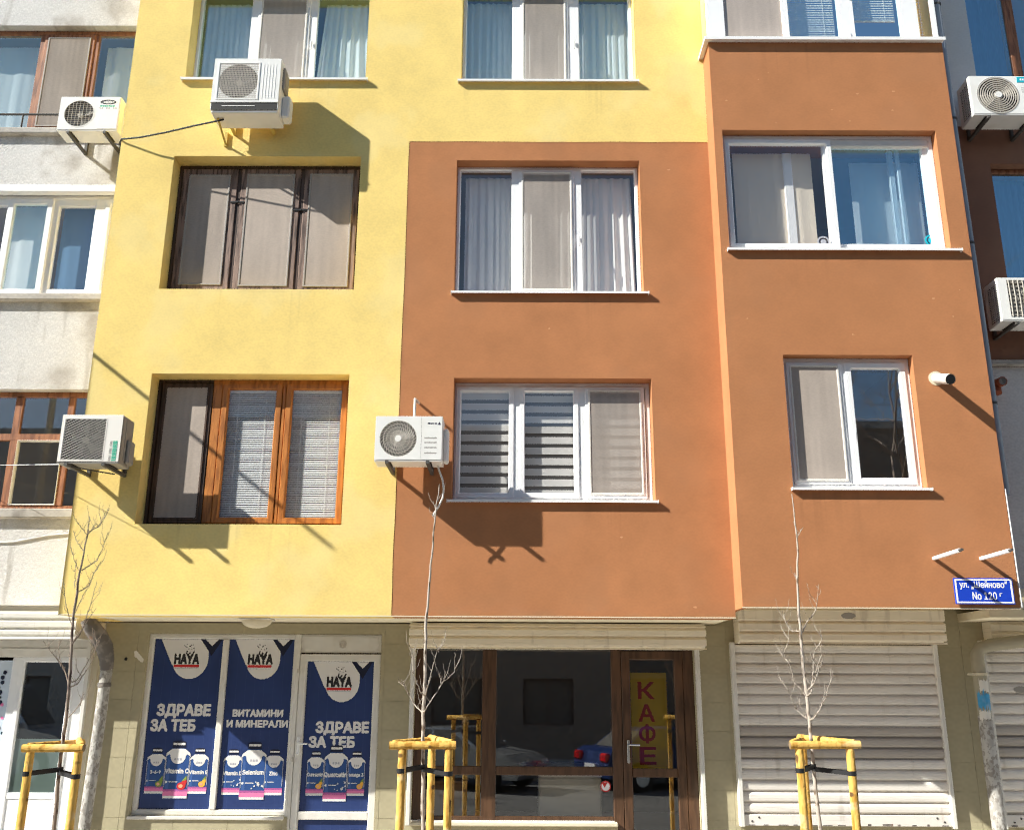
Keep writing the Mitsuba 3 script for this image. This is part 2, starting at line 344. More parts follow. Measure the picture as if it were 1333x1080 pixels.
def sill(w, x0, x1, z, ywall, proj=0.06, yin=0.2, m='m_sill', t=0.028):
    p = Polygon([(ywall - proj, z - t - 0.006), (ywall - proj + 0.004, z - t - 0.006), (ywall - proj + 0.004, z - 0.012), (ywall + yin, z - 0.002), (ywall + yin, z + 0.006), (ywall - proj, z - 0.006)])
    caps = [bx(a, b, ywall - proj - 0.002, ywall - 0.001, z - t - 0.008, z - 0.001) for a, b in ((x0 - 0.004, x0 + 0.004), (x1 - 0.004, x1 + 0.004))]
    return add(w, 'sill', [extr_x(p, x0, x1)] + caps, m)
def curtain(label, x0, x1, z0, z1, y, seed=0, m='m_curtain', pitch=0.085, amp=0.022, group=None, flare=0.0):
    rng = np.random.RandomState(seed)
    n = max(24, int((x1 - x0)/0.011)); nz = 10
    u = np.linspace(0, 1, n); ph = np.cumsum(0.6 + 0.8*rng.rand(n)); ph = np.interp(np.arange(n), np.linspace(0, n - 1, max(6, n//6)), np.cumsum(0.5 + rng.rand(max(6, n//6))))
    ph = ph/ph[-1]*(x1 - x0)/pitch*2*math.pi
    am = amp*(0.45 + 0.9*np.interp(np.arange(n), np.linspace(0, n-1, 9), rng.rand(9)))
    v = []
    for j in range(nz):
        t = j/(nz - 1)
        wob = 0.35*np.sin(2.3*t + 9*u + seed)
        yy = y + am*(0.6 + 0.4*(1-t))*np.sin(ph + wob) + 0.3*am*np.sin(2.1*ph + 1 + seed)
        xx = x0 + (x1 - x0)*u + 0.004*np.cos(ph + wob) + flare*(1-t)*(u - 0.5)
        v.append(np.stack([xx, yy, np.full(n, z0 + (z1 - z0)*t)], 1))
    f = []
    for j in range(nz - 1):
        for i in range(n - 1):
            a = j*n + i; f += [[a, a+1, a+n+1], [a, a+n+1, a+n]]
    k = thing('curtain', label, 'curtain', group)
    scene[k] = mikit.ply(tm(np.concatenate(v), f), m, True)
    return k
def venetian(label, x0, x1, z0, z1, y, m='m_blind', pitch=0.027, tilt=57, group=None):
    k = thing('venetian_blind', label, 'blind', group)
    c, s = math.cos(math.radians(tilt))*0.0125, math.sin(math.radians(tilt))*0.0125
    v, f = [], []
    z = z0 + 0.02; i = 0
    while z < z1 - 0.03:
        jig = 0.0015*math.sin(i*1.7)
        for xa in (x0, x1):
            v += [[xa, y - c, z - s + jig], [xa, y, z + 0.002], [xa, y + c, z + s]]
        b = 6*i; f += [[b, b+3, b+4], [b, b+4, b+1], [b+1, b+4, b+5], [b+1, b+5, b+2]]
        z += pitch; i += 1
    add(k, 'slats', tm(v, f), m, kind='stuff')
    add(k, 'head_rail', bx(x0, x1, y - 0.015, y + 0.015, z1 - 0.028, z1, 0.003), m)
    add(k, 'bottom_rail', bx(x0, x1, y - 0.012, y + 0.012, z0 - 0.002, z0 + 0.014, 0.003), m)
    for t in (0.22, 0.78):
        add(k, 'ladder_cord', bx(x0 + (x1-x0)*t - 0.003, x0 + (x1-x0)*t + 0.003, y - 0.0145, y - 0.0135, z0, z1 - 0.03), 'm_pvc')
    return k
def zebra(label, x0, x1, z0, z1, y, phase=0.0, group=None, pitch=0.128):
    k = thing('zebra_blind', label, 'blind', group)
    z = z1 - 0.05 - phase
    add(k, 'head_rail', bx(x0, x1, y - 0.03, y + 0.03, z1 - 0.05, z1, 0.008), 'm_pvc')
    while z > z0 + 0.03:
        zb = max(z - 0.083, z0)
        add(k, 'band', bx(x0, x1, y - 0.0012, y + 0.0012, zb, z), 'm_zebra')
        z -= pitch
    add(k, 'sheer', quad(x0, x1, z0, z1 - 0.05, y + 0.02), 'm_sheer')
    add(k, 'bottom_bar', bx(x0, x1, y - 0.008, y + 0.008, z0 - 0.012, z0 + 0.008, 0.004), 'm_pvc')
    return k

# ------------------------------------------------------------------ the setting
struct('ground', tm([[-300,-300,-0.06],[300,-300,-0.06],[300,300,-0.06],[-300,300,-0.06]], [[0,1,2],[0,2,3]]), 'm_ground')
struct('road', bx(-90, 90, -14.2, -3.3, -0.2, 0.0), 'm_asphalt')
struct('pavement', bx(-90, 90, -3.15, 1.3, -0.2, 0.13), 'm_paving')
struct('pavement', bx(-90, 90, -20.2, -14.35, -0.2, 0.13), 'm_paving')
struct('kerb', bx(-90, 90, -3.3, -3.15, -0.2, 0.135, 0.02), 'm_concrete')
struct('kerb', bx(-90, 90, -14.35, -14.2, -0.2, 0.135, 0.02), 'm_concrete')

# ------------------------------------------------------------------ the yellow and brown apartment building
XL, XB, XR, ZB = -5.03, 2.43, 5.39, 3.214
G = 1.17
AB = thing('apartment_building', 'tall yellow and terracotta brown stucco building with shops on its ground floor', 'building')
W = {  # openings: x0, x1, z0, z1
    'tl': (-4.31, -1.967, 10.03, 11.56), 'tm': (-0.725, 1.545, 10.015, 11.56),
    'y2': (-4.335, -1.967, 7.094, 8.911), 'y1': (-4.30, -1.963, 4.226, 6.014),
    'b2': (-0.753, 1.549, 7.065, 8.866), 'b1': (-0.727, 1.600, 4.515, 5.976),
    'r2': (2.534, 5.160, 7.475, 9.085), 'r1': (3.067, 4.549, 4.600, 6.155)}
def hole(k): x0, x1, z0, z1 = W[k]; return sbox(x0, z0, x1, z1)
wr = random.Random(2)
brown = Polygon([(-1.362 + wr.uniform(-0.004, 0.004), ZB + (9.132 - ZB)*i/22) for i in range(23)] + [(-1.362 + (XB + 1.362)*i/16, 9.132 + wr.uniform(-0.004, 0.004)) for i in range(1, 17)] + [(XB, ZB)])
yel = sbox(XL, ZB, XB, 13.0).difference(brown)
for k in ('tl', 'tm', 'y2', 'y1'): yel = yel.difference(hole(k))
for k in ('b2', 'b1'): brown = brown.difference(hole(k))
add(AB, 'wall', extr(yel, 0.0, 0.3), 'm_yellow', label='yellow stucco wall')
add(AB, 'wall', extr(brown, 0.005, 0.3), 'm_brown', label='terracotta brown stucco panel of the flat wall')
add(AB, 'wall', bx(XL, XL + 0.25, 0.3, 1.16, ZB, 13.0), 'm_yellow', label='yellow side wall towards the old grey building')
add(AB, 'bay', [extr(sbox(XB, 3.30, XR, 3.425), -0.35, -0.27), bx(XB, XB + 0.06, -0.27, 0.3, 3.30, 3.425), extr(sbox(XB, 3.425, XR, 10.35).difference(union_all([hole('r2'), hole('r1')])), -0.35, 0.3)], 'm_brown', label='brown stucco bay that stands proud of the wall')
add(AB, 'drip_edge', [bx(XL, XB, -0.004, 0.0, ZB - 0.003, ZB + 0.009), bx(XB - 0.003, XR, -0.354, -0.35, 3.297, 3.309)], 'm_soffit')
add(AB, 'soffit', [bx(XL + 0.01, XB - 0.002, 0.31, 2.2, ZB + 0.006, 3.42), bx(XB + 0.07, 5.85, -0.265, 0.28, 3.432, 3.52), bx(XB, 5.85, 0.31, 2.2, 3.432, 3.52), bx(XB - 0.03, XB - 0.003, 0.31, 1.2, ZB + 0.004, 3.43)], 'm_soffit')
add(AB, 'wall', [bx(XB, XR, -0.30, 0.3, 11.95, 13.0), bx(XB + 0.004, XB + 0.1, -0.24, 0.3, 10.385, 11.95), bx(XR - 0.12, XR, -0.16, 0.3, 10.38, 11.95), bx(XB, XR, 1.9, 2.0, 10.3, 12.0)], 'm_yellow', label='wall around the glazed loggia')
add(AB, 'floor_slab', bx(XB + 0.01, XR - 0.01, -0.3, 1.9, 10.2, 10.345), 'm_concrete')
# windows of the yellow part
x0, x1, z0, z1 = W['tl']; room(AB, x0, x1, z0, z1, 0.3)
w = window(AB, x0 + 0.002, x1 - 0.002, z0 + 0.012, z1 - 0.002, 0.24, 'm_pvc', 0.045, [(-3.60, -3.505), (-2.80, -2.70)],
           [(-4.265, -3.60, 'g', {'glass': 'm_glass_blue'}), (-3.505, -2.80, 'x', {'sw': 0.05, 'handle': (-2.755, 10.75)}), (-2.70, -2.012, 'g', {'glass': 'm_glass_blue'})], label='three light white window on the top left of the yellow wall')
sill(w, -4.345, -1.935, 10.032, 0.0, yin=0.26)
x0, x1, z0, z1 = W['tm']; room(AB, x0, x1, z0, z1, 0.3)
w = window(AB, x0 + 0.002, x1 - 0.002, z0 + 0.012, z1 - 0.002, 0.17, 'm_pvc', 0.05, [(-0.065, 0.04), (0.685, 0.83)],
           [(-0.675, -0.065, 'g', {'glass': 'm_glass_blue'}), (0.04, 0.685, 'x', {'sw': 0.045, 'handle': (0.76, 10.72)}), (0.83, 1.495, 'g', {'glass': 'm_glass_blue'})], label='three light white window beside the bay')
sill(w, -0.76, 1.575, 10.017, 0.0, yin=0.19)
x0, x1, z0, z1 = W['y2']; room(AB, x0, x1, z0, z1, 0.3)
w = window(AB, x0 + 0.002, x1 - 0.002, z0 + 0.002, z1 - 0.002, 0.235, 'm_wood_dark', 0.055, [(-3.575, -3.52), (-2.765, -2.71)],
           [(-4.28, -3.573, 'x', {'sw': 0.10, 'm': 'm_wood_worn', 'screen': 'm_screen_dark', 'sfm': 'm_alu'}), (-3.522, -2.763, 'x', {'sw': 0.085, 'm': 'm_wood_worn', 'screen': 'm_screen_dark', 'sfm': 'm_alu'}),
            (-2.712, -2.02, 'x', {'sw': 0.08, 'm': 'm_wood_worn', 'screen': 'm_screen_dark', 'sfm': 'm_alu'})], label='dark brown wooden window with three insect screens')
for px, pz in ((-3.548, 8.38), (-2.738, 8.27)):
    add(w, 'hinge', [bx(px - 0.09, px + 0.09, 0.205, 0.217, pz - 0.012, pz + 0.012, 0.003), cyl(px, pz, 0.014, 0.195, 0.217, 10)], 'm_black')
x0, x1, z0, z1 = W['y1']; room(AB, x0, x1, z0, z1, 0.3)
w = window(AB, x0 + 0.002, x1 - 0.002, z0 + 0.002, z1 - 0.002, 0.235, 'm_wood_dark', 0.045, [],
           [(-4.24, -3.632, 'x', {'sw': 0.05, 'm': 'm_wood_dark', 'screen': 'm_screen_dark', 'sfm': 'm_wood_dark'}),
            (-3.512, -2.80, 's', {'sw': 0.072, 'm': 'm_wood_orange', 'glass': 'm_glass_plain'}), (-2.745, -2.012, 's', {'sw': 0.072, 'm': 'm_wood_orange', 'glass': 'm_glass_plain'})],
           label='wooden window with two orange varnished sashes and one dark screened sash')
add(w, 'mullion', [bx(-3.63, -3.514, 0.224, 0.30, z0 + 0.045, z1 - 0.045, 0.012), bx(-2.798, -2.747, 0.227, 0.30, z0 + 0.045, z1 - 0.06, 0.012), bx(x0 + 0.67, x1 - 0.02, 0.226, 0.30, z1 - 0.075, z1 - 0.004, 0.006)], 'm_wood_orange')
# windows of the brown part
x0, x1, z0, z1 = W['b2']; room(AB, x0, x1, z0, z1, 0.3)
w = window(AB, x0 + 0.002, x1 - 0.002, z0 + 0.012, z1 - 0.002, 0.165, 'm_pvc', 0.045, [(-0.06, 0.035), (0.735, 0.828)],
           [(-0.708, -0.06, 'g'), (0.035, 0.735, 'x', {'sw': 0.045, 'handle': (0.785, 7.86)}), (0.828, 1.502, 'g')], label='white three light window in the middle of the brown panel')
sill(w, -0.782, 1.603, 7.068, 0.005, yin=0.185)
x0, x1, z0, z1 = W['b1']; room(AB, x0, x1, z0, z1, 0.3)
w = window(AB, x0 + 0.002, x1 - 0.002, z0 + 0.012, z1 - 0.002, 0.19, 'm_pvc', 0.05, [(-0.02, 0.055), (0.745, 0.835)],
           [(-0.705, -0.018, 's', {'sw': 0.06}), (0.052, 0.748, 's', {'sw': 0.062}), (0.828, 1.535, 'x', {'sw': 0.05})], label='white three light window with striped blinds')
sill(w, -0.772, 1.622, 4.517, 0.005, yin=0.21)
x0, x1, z0, z1 = W['r2']; room(AB, x0, x1, z0, z1, 0.3)
w = window(AB, x0 + 0.002, x1 - 0.002, z0 + 0.012, z1 - 0.002, -0.23, 'm_pvc', 0.06, [],
           [(2.575, 3.895, 's', {'sw': 0.065, 'dy': -0.0}), (3.80, 5.105, 's', {'sw': 0.085, 'dy': 0.05, 'glass': 'm_glass_sky'})], label='wide white sliding window of the bay', depth=0.12)
add(w, 'track', bx(3.9, 5.10, -0.243, -0.18, 8.93, 9.02, 0.006), 'm_pvc_old')
add(w, 'sliding_stile', [bx(4.66, 4.725, -0.06, -0.01, 7.55, 8.98, 0.006), bx(4.745, 4.79, -0.10, -0.06, 7.55, 8.98, 0.006)], 'm_pvc')
add(w, 'sliding_stile', bx(3.36, 3.47, 0.0, 0.05, 7.55, 8.98, 0.006), 'm_pvc')
for (px, pz, mm) in ((3.70, 7.64, 'm_print_grey'), (5.02, 7.69, 'm_teal')):
    add(w, 'sticker', extr(circle(px, pz, 0.075).difference(circle(px, pz, 0.055)).union(circle(px, pz, 0.035)), -0.223 if px < 4 else -0.173, -0.221 if px < 4 else -0.171), mm)
sill(w, 2.505, 5.265, 7.477, -0.35, yin=0.14)
x0, x1, z0, z1 = W['r1']; room(AB, x0, x1, z0, z1, 0.3)
w = window(AB, x0 + 0.002, x1 - 0.002, z0 + 0.012, z1 - 0.002, -0.23, 'm_pvc', 0.055, [(3.755, 3.865)],
           [(3.122, 3.755, 'x', {'sw': 0.045, 'screen': 'm_screen_dark'}), (3.80, 4.495, 's', {'sw': 0.075, 'handle': (3.835, 5.25), 'glass': 'm_glass_tint'})], label='two light white window low on the bay')
sill(w, 3.045, 4.578, 4.602, -0.35, yin=0.14)
# glazed loggia above the bay
w = add(AB, 'loggia', [bx(a, b, -0.315, -0.245, 10.41, 11.95, 0.006) for a, b in ((2.44, 2.665), (3.405, 3.49), (4.13, 4.33), (4.92, 5.15), (5.34, 5.385))] +
        [bx(2.44, 5.385, -0.31, -0.25, 10.38, 10.44)], 'm_pvc', label='white glazing of the loggia on top of the bay')
for i, (a, b) in enumerate(((2.665, 3.405), (3.49, 4.13), (4.33, 4.92), (5.15, 5.34))):
    add(w, 'pane', quad(a, b, 10.44, 11.95, -0.275), 'm_glass_blue' if i in (1, 2) else 'm_glass')
    if i == 0: add(w, 'insect_screen', quad(a, b, 10.44, 11.95, -0.29), 'm_screen_dark')
for hz in (10.50, 11.16):
    add(w, 'handle', [bx(4.22, 4.25, -0.335, -0.315, hz - 0.03, hz + 0.03, 0.004), bx(4.222, 4.248, -0.36, -0.335, hz - 0.09, hz + 0.012, 0.005)], 'm_pvc')
add(w, 'sill', [bx(2.375, 5.40, -0.425, -0.2, 10.352, 10.378), bx(2.375, 2.44, -0.2, -0.002, 10.352, 10.378), bx(2.37, 5.405, -0.431, -0.425, 10.335, 10.379), bx(2.369, 2.375, -0.425, -0.002, 10.335, 10.379)], 'm_sill')

# ground floor of the building, behind the overhang
g0 = sbox(XL, 0.0, XB, ZB - 0.004).union(sbox(XB, 0.0, 5.78, 3.425))
shop_hole = union_all([sbox(-4.45, 1.02, -2.62, 3.08), sbox(-2.62, 0.5, -1.61, 3.08)])
cafe_hole = union_all([sbox(-1.19, 0.94, 1.2, 2.93), sbox(1.2, 0.5, 2.16, 2.93)])
gw = add(AB, 'wall', extr(g0.difference(union_all([shop_hole, cafe_hole])), G + 0.0045, G + 0.3), 'm_grout', label='tiled ground floor wall under the overhang')
rng = random.Random(5)
zj = [0.13, 0.355, 0.68, 1.005, 1.33, 1.655, 1.98, 2.305, 2.635, 2.96, 3.205, 3.42]
keep = sbox(XL + 0.005, 0.13, XB, ZB - 0.005).union(sbox(XB, 0.13, 5.77, 3.42)).difference(union_all([shop_hole, cafe_hole, sbox(2.62, 0.9, 5.03, 3.5), sbox(-1.2, 2.9, 2.2, 3.3)]))
for r in range(len(zj) - 1):
    xx = [-5.196, -4.566, -3.936, -3.306, -2.676, -2.046, -1.566, -0.936, -0.306, 0.324, 0.954, 1.584, 2.214, 2.56, 3.19, 3.82, 4.45, 5.06, 5.40, 5.80]
    for a, b in zip(xx[:-1], xx[1:]):
        pc = sbox(a + 0.002, zj[r] + 0.002, b - 0.002, zj[r+1] - 0.002).intersection(keep)
        for q in geoms(pc):
            if q.bounds[2] - q.bounds[0] < 0.03 or q.bounds[3] - q.bounds[1] < 0.03: continue
            e = rng.uniform(0, 0.002)
            add(gw, 'tile', extr(q, G - e, G + 0.004), rng.choice(['m_tile', 'm_tile', 'm_tile2', 'm_tile3']))
add(AB, 'step', [bx(1.2, 2.2, 0.75, 1.6, 0.13, 0.5), bx(-2.65, -1.58, 0.75, 1.6, 0.13, 0.5)], 'm_concrete')
room(AB, -4.4, -1.62, 1.0, 3.0, 1.5, 2.5, 'm_room_dark')
room(AB, -1.2, 2.2, 1.22, 2.98, 1.47, 2.3, 'm_room_cafe')
add(AB, 'cafe_floor', bx(-1.3, 2.3, 1.48, 3.7, 0.775, 0.79), 'm_paving')
# shop window and door
FR = add(AB, 'shop_front', [frame_ring(-4.452, -2.625, 1.024, 3.078, 0.06, G + 0.055, G + 0.13), bx(-3.552, -3.482, G + 0.052, G + 0.128, 1.085, 3.017, 0.006),
         bx(-2.655, -2.595, G + 0.012, G + 0.13, 0.5, 3.078, 0.006)], 'm_pvc_old', label='cream plastic shop window frame')
add(FR, 'sill', bx(-4.47, -2.66, G - 0.03, G + 0.06, 0.985, 1.02, 0.006), 'm_pvc_old')
add(FR, 'top_panel', [bx(-2.595, -1.615, G + 0.05, G + 0.11, 2.86, 3.075, 0.006), bx(-2.55, -1.66, G + 0.044, G + 0.05, 2.885, 3.05)], 'm_pvc_old')
add(FR, 'round_vent', [extr(circle(-2.086, 2.962, 0.048).difference(circle(-2.086, 2.962, 0.03)), G + 0.03, G + 0.05), cyl(-2.086, 2.962, 0.026, G + 0.036, G + 0.052)], 'm_grille')
dr_ = add(FR, 'door', [frame_ring(-2.59, -1.613, 0.5, 2.845, 0.085, G + 0.02, G + 0.10), bx(-2.505, -1.698, G + 0.024, G + 0.095, 0.985, 1.072, 0.006)], 'm_pvc_old', label='cream framed shop door')
add(dr_, 'handle', [bx(-2.565, -2.53, G, G + 0.02, 1.70, 1.90, 0.006), tube([[-2.548, G + 0.005, 1.825], [-2.548, G - 0.045, 1.825], [-2.43, G - 0.05, 1.82]], 0.011)], 'm_pvc')
add(dr_, 'hinge', [bx(-2.615, -2.59, G - 0.004, G + 0.02, z, z + 0.05, 0.004) for z in (2.62, 1.62)], 'm_grille')
add(FR, 'pane', [quad(-4.392, -3.552, 1.084, 3.018, G + 0.1)], 'm_glass')
add(FR, 'pane', [quad(-3.482, -2.685, 1.084, 3.018, G + 0.1)], 'm_glass')
add(dr_, 'pane', [quad(-2.505, -1.698, 1.072, 2.76, G + 0.07)], 'm_glass')
add(dr_, 'pane', [quad(-2.505, -1.698, 0.585, 0.985, G + 0.07)], 'm_glass')

# printed posters stuck on the outside of the glass
def poster(label, x0, x1, z0, z1, y, lines, bottles):
    k = thing('window_poster', label, 'poster', 'printed posters on the shop glass')
    Wd = x1 - x0
    add(k, 'backing', bx(x0, x1, y - 0.0015, y, z0, z1), 'm_navy')
    X = lambda u: x0 + u*Wd
    bad = [(0.085, 0), (0.27, 0.30)]
    for t in range(13):
        a = math.radians(197 + t*13.5)
        bad.append((0.535 + 0.262*math.cos(a), 0.235 - 0.232*math.sin(a)))
    bad += [(0.795, 0.145), (0.665, 0)]
    pg = Polygon([(X(u), z1 - v) for u, v in bad]).buffer(0)
    add(k, 'badge', [extr(pg, y - 0.0035, y - 0.0015), extr(Polygon([(X(0.735), z1), (X(0.93), z1), (X(0.835), z1 - 0.078)]), y - 0.0035, y - 0.0015)], 'm_print_white')
    add(k, 'dark_stroke', extr(Polygon([(X(0.665), z1), (X(0.735), z1), (X(0.835), z1 - 0.078), (X(0.93), z1), (X(0.985), z1), (X(0.835), z1 - 0.20), (X(0.795), z1 - 0.145)]), y - 0.003, y - 0.0015), 'm_navy_dark')
    zb = z1 - 0.285
    lg = [text('HAYA', X(0.30), zb, y - 0.0035, 0.105, 0.305, fat=0.06)]
    fx = X(0.515)                                              # the third letter is a figure that throws up its arms
    lg += [extr(union_all([strip([(fx - 0.012, zb + 0.08), (fx - 0.036, zb + 0.118), (fx - 0.03, zb + 0.15)], 0.014), strip([(fx + 0.014, zb + 0.08), (fx + 0.044, zb + 0.118), (fx + 0.056, zb + 0.145)], 0.016),
                           circle(fx + 0.004, zb + 0.122, 0.012, 12)]), y - 0.0055, y - 0.0034)]
    rr = random.Random(3)
    lg += [extr(circle(fx + rr.uniform(-0.07, 0.075), zb + rr.uniform(0.14, 0.225), rr.uniform(0.003, 0.0075), 8), y - 0.0055, y - 0.0035) for _ in range(17)]
    add(k, 'emblem', lg, 'm_black')
    add(k, 'red_band', bx(X(0.30), X(0.67), y - 0.0055, y - 0.0035, zb - 0.045, zb - 0.016), 'm_red')
    add(k, 'small_print', [bx(X(0.30) + 0.012*i, X(0.30) + 0.012*i + 0.008, y - 0.0055, y - 0.0035, zb - 0.062, zb - 0.055) for i in range(24)], 'm_print_grey')
    add(k, 'lettering', [text(s, X(u0), z1 - v, y - 0.0015, h, (u1 - u0)*Wd, fat=0.045) for s, u0, u1, v, h in lines], 'm_print_white')
    for (bu, bw, bz, bh, name, blob) in bottles:
        cx, hw = X(bu), bw/2; zt = bz + bh
        dy = y - (0.004 if bw > 0.25 else 0.0015)
        b = add(k, 'printed_bottle', extr(Polygon([(cx - hw*0.95, bz + 0.03), (cx - hw*0.8, bz), (cx + hw*0.8, bz), (cx + hw*0.95, bz + 0.03), (cx + hw*0.92, bz + bh*0.66), (cx + hw*0.95, bz + bh*0.74), (cx + hw*0.5, bz + bh*0.87), (cx - hw*0.5, bz + bh*0.87), (cx - hw*0.95, bz + bh*0.74), (cx - hw*0.92, bz + bh*0.66)]), dy - 0.002, dy), 'm_print_blue')
        add(b, 'cap', extr(Polygon([(cx - hw*0.52, bz + bh*0.88), (cx + hw*0.52, bz + bh*0.88), (cx + hw*0.5, zt - 0.01), (cx + hw*0.3, zt), (cx - hw*0.3, zt), (cx - hw*0.5, zt - 0.01)]), dy - 0.002, dy), 'm_navy_dark')
        add(b, 'cap_band', [bx(cx + hw*u - hw*0.16, cx + hw*u + hw*0.14, dy - 0.004, dy - 0.002, bz + bh*0.925, bz + bh*0.965) for u in (-0.3, 0.02, 0.33)], 'm_print_white')
        add(b, 'shoulders', extr(union_all([Polygon([(cx - hw*0.99, bz + bh*0.72), (cx - hw*0.72, bz + bh*0.765), (cx - hw*0.55, bz + bh*0.74), (cx + hw*0.55, bz + bh*0.74), (cx + hw*0.72, bz + bh*0.765), (cx + hw*0.99, bz + bh*0.72), (cx + hw*0.9, bz + bh*0.79), (cx + hw*0.5, bz + bh*0.86), (cx - hw*0.5, bz + bh*0.86), (cx - hw*0.9, bz + bh*0.79)]),
                                             affinity.scale(circle(cx, bz + bh*0.74, hw*0.6, 28), 1, 1.0)]).difference(sbox(cx - hw*2, bz + bh*0.862, cx + hw*2, zt)), dy - 0.004, dy - 0.002), 'm_print_white')
        add(b, 'label_mark', [bx(cx + hw*u - hw*0.07, cx + hw*u + hw*0.07, dy - 0.006, dy - 0.004, bz + bh*0.66, bz + bh*0.70) for u in (-0.21, 0, 0.21)], 'm_print_grey')
        add(b, 'name', text(name, cx, bz + bh*0.44, dy - 0.002, bh*0.075, min(hw*1.85, bh*0.065*len(name)*0.75), align='c', fat=0.03), 'm_print_white')
        add(b, 'rule', [bx(cx - hw*0.55, cx + hw*0.1, dy - 0.004, dy - 0.002, bz + bh*0.285, bz + bh*0.30), extr(circle(cx - hw*0.75, bz + bh*0.29, hw*0.09, 12), dy - 0.004, dy - 0.002)], 'm_print_white')
        add(b, 'edge_line', [bx(cx + s_*hw*0.9 - 0.003, cx + s_*hw*0.9 + 0.003, dy - 0.0035, dy - 0.002, bz + bh*0.2, bz + bh*0.72) for s_ in (-1, 1)], 'm_print_grey', kind='stuff')
        add(b, 'gloss', extr(Polygon([(cx - hw*0.8, bz + bh*0.17), (cx - hw*0.55, bz + bh*0.17), (cx - hw*0.6, bz + bh*0.65), (cx - hw*0.8, bz + bh*0.7)]), dy - 0.0032, dy - 0.002), 'm_print_blue2')
        add(b, 'band', bx(cx - hw*0.95, cx + hw*0.95, dy - 0.004, dy - 0.002, bz + 0.035, bz + bh*0.13), 'm_print_pink')
        add(b, 'band_top', bx(cx - hw*0.95, cx + hw*0.95, dy - 0.004, dy - 0.002, bz + bh*0.132, bz + bh*0.165), 'm_print_purple')
        add(b, 'foot', bx(cx - hw*0.93, cx + hw*0.93, dy - 0.004, dy - 0.002, bz + 0.008, bz + 0.034), 'm_print_white')
        if blob:
            bc, col = cx + hw*0.48, blob
            if col == 'm_print_white':
                add(b, 'sparkles', [extr(circle(cx + hw*rr.uniform(-0.05, 0.85), bz + bh*rr.uniform(0.19, 0.36), hw*rr.uniform(0.03, 0.07), 7), dy - 0.006, dy - 0.004) for _ in range(14)], col)
            else:
                add(b, 'fruit', [extr(affinity.scale(circle(bc - hw*0.05, bz + bh*0.22, hw*0.34, 18), 1.0, 0.8), dy - 0.006, dy - 0.004), extr(affinity.rotate(affinity.scale(circle(bc + hw*0.14, bz + bh*0.27, hw*0.24, 16), 0.8, 1.25), -25), dy - 0.0065, dy - 0.004)], col)
                add(b, 'fruit_heart', extr(affinity.scale(circle(bc - hw*0.08, bz + bh*0.22, hw*0.17, 14), 1.0, 0.8), dy - 0.008, dy - 0.006), 'm_print_heart')
                add(b, 'leaf', extr(Polygon([(bc - hw*0.05, bz + bh*0.30), (bc + hw*0.3, bz + bh*0.40), (bc + hw*0.34, bz + bh*0.33)]), dy - 0.007, dy - 0.004), 'm_print_leaf')
    return k
PY = G + 0.095
b1 = [(0.19, 0.235, 1.245, 0.515, '3-6-9', 'm_print_leaf'), (0.80, 0.235, 1.245, 0.515, 'Vitamin E', 'm_print_orange'), (0.495, 0.305, 1.195, 0.645, 'Vitamin C', 'm_red')]
b2 = [(0.20, 0.24, 1.235, 0.515, 'Vitamin D', 'm_print_white'), (0.815, 0.24, 1.235, 0.515, 'Zinc', None), (0.51, 0.31, 1.185, 0.645, 'Selenium', 'm_print_white')]
b3 = [(0.205, 0.215, 1.235, 0.50, 'Curcumin', 'm_print_orange'), (0.81, 0.215, 1.235, 0.50, 'omega 3', 'm_print_orange'), (0.505, 0.29, 1.175, 0.625, 'Quercetin', 'm_print_white')]
poster('navy poster with large two line white slogan and bottles, on the leftmost shop pane', -4.388, -3.556, 1.088, 3.014, PY,
       [('ЗДРАВЕ', 0.12, 0.90, 0.885, 0.122), ('ЗА ТЕБ', 0.05, 0.70, 1.06, 0.122)], b1)
poster('navy poster about vitamins and minerals on the middle shop pane', -3.478, -2.69, 1.088, 3.014, PY,
       [('ВИТАМИНИ', 0.13, 0.90, 0.895, 0.075), ('И МИНЕРАЛИ', 0.05, 0.985, 1.015, 0.075)], b2)
poster('navy poster with large slogan and bottles on the glass of the shop door', -2.50, -1.703, 1.077, 2.755, G + 0.065,
       [('ЗДРАВЕ', 0.17, 0.97, 0.81, 0.115), ('ЗА ТЕБ', 0.08, 0.77, 0.975, 0.115)], b3)
k = thing('window_poster', 'plain navy poster below the rail of the shop door', 'poster')
add(k, 'backing', bx(-2.50, -1.703, G + 0.063, G + 0.065, 0.59, 0.98), 'm_navy')

# cafe front
CF = add(AB, 'cafe_front', [bx(a, b, G + 0.05, G + 0.12, 0.985, 2.93, 0.006) for a, b in ((-1.19, -1.085), (-0.385, -0.215))] + [bx(1.165, 1.285, G + 0.05, G + 0.12, 0.5, 2.93, 0.006), bx(2.03, 2.16, G + 0.05, G + 0.12, 0.5, 2.93, 0.006)] +
         [bx(-1.085, -0.385, G + 0.054, G + 0.116, 1.48, 1.575, 0.006), bx(-0.215, 1.165, G + 0.054, G + 0.116, 1.48, 1.575, 0.006), bx(-1.085, 1.165, G + 0.052, G + 0.118, 0.985, 1.03, 0.006)], 'm_wood_cafe', label='dark brown framed glazing of the café')
dz = add(CF, 'door', [frame_ring(1.29, 2.028, 0.52, 2.90, 0.105, G + 0.045, G + 0.105), bx(1.395, 1.923, G + 0.05, G + 0.10, 1.465, 1.56, 0.005)], 'm_wood_cafe', label='brown café door')
add(dz, 'handle', [bx(1.335, 1.365, G + 0.02, G + 0.045, 1.62, 1.88, 0.006), tube([[1.35, G + 0.03, 1.825], [1.35, G - 0.02, 1.825], [1.48, G - 0.025, 1.825]], 0.012)], 'm_steel')
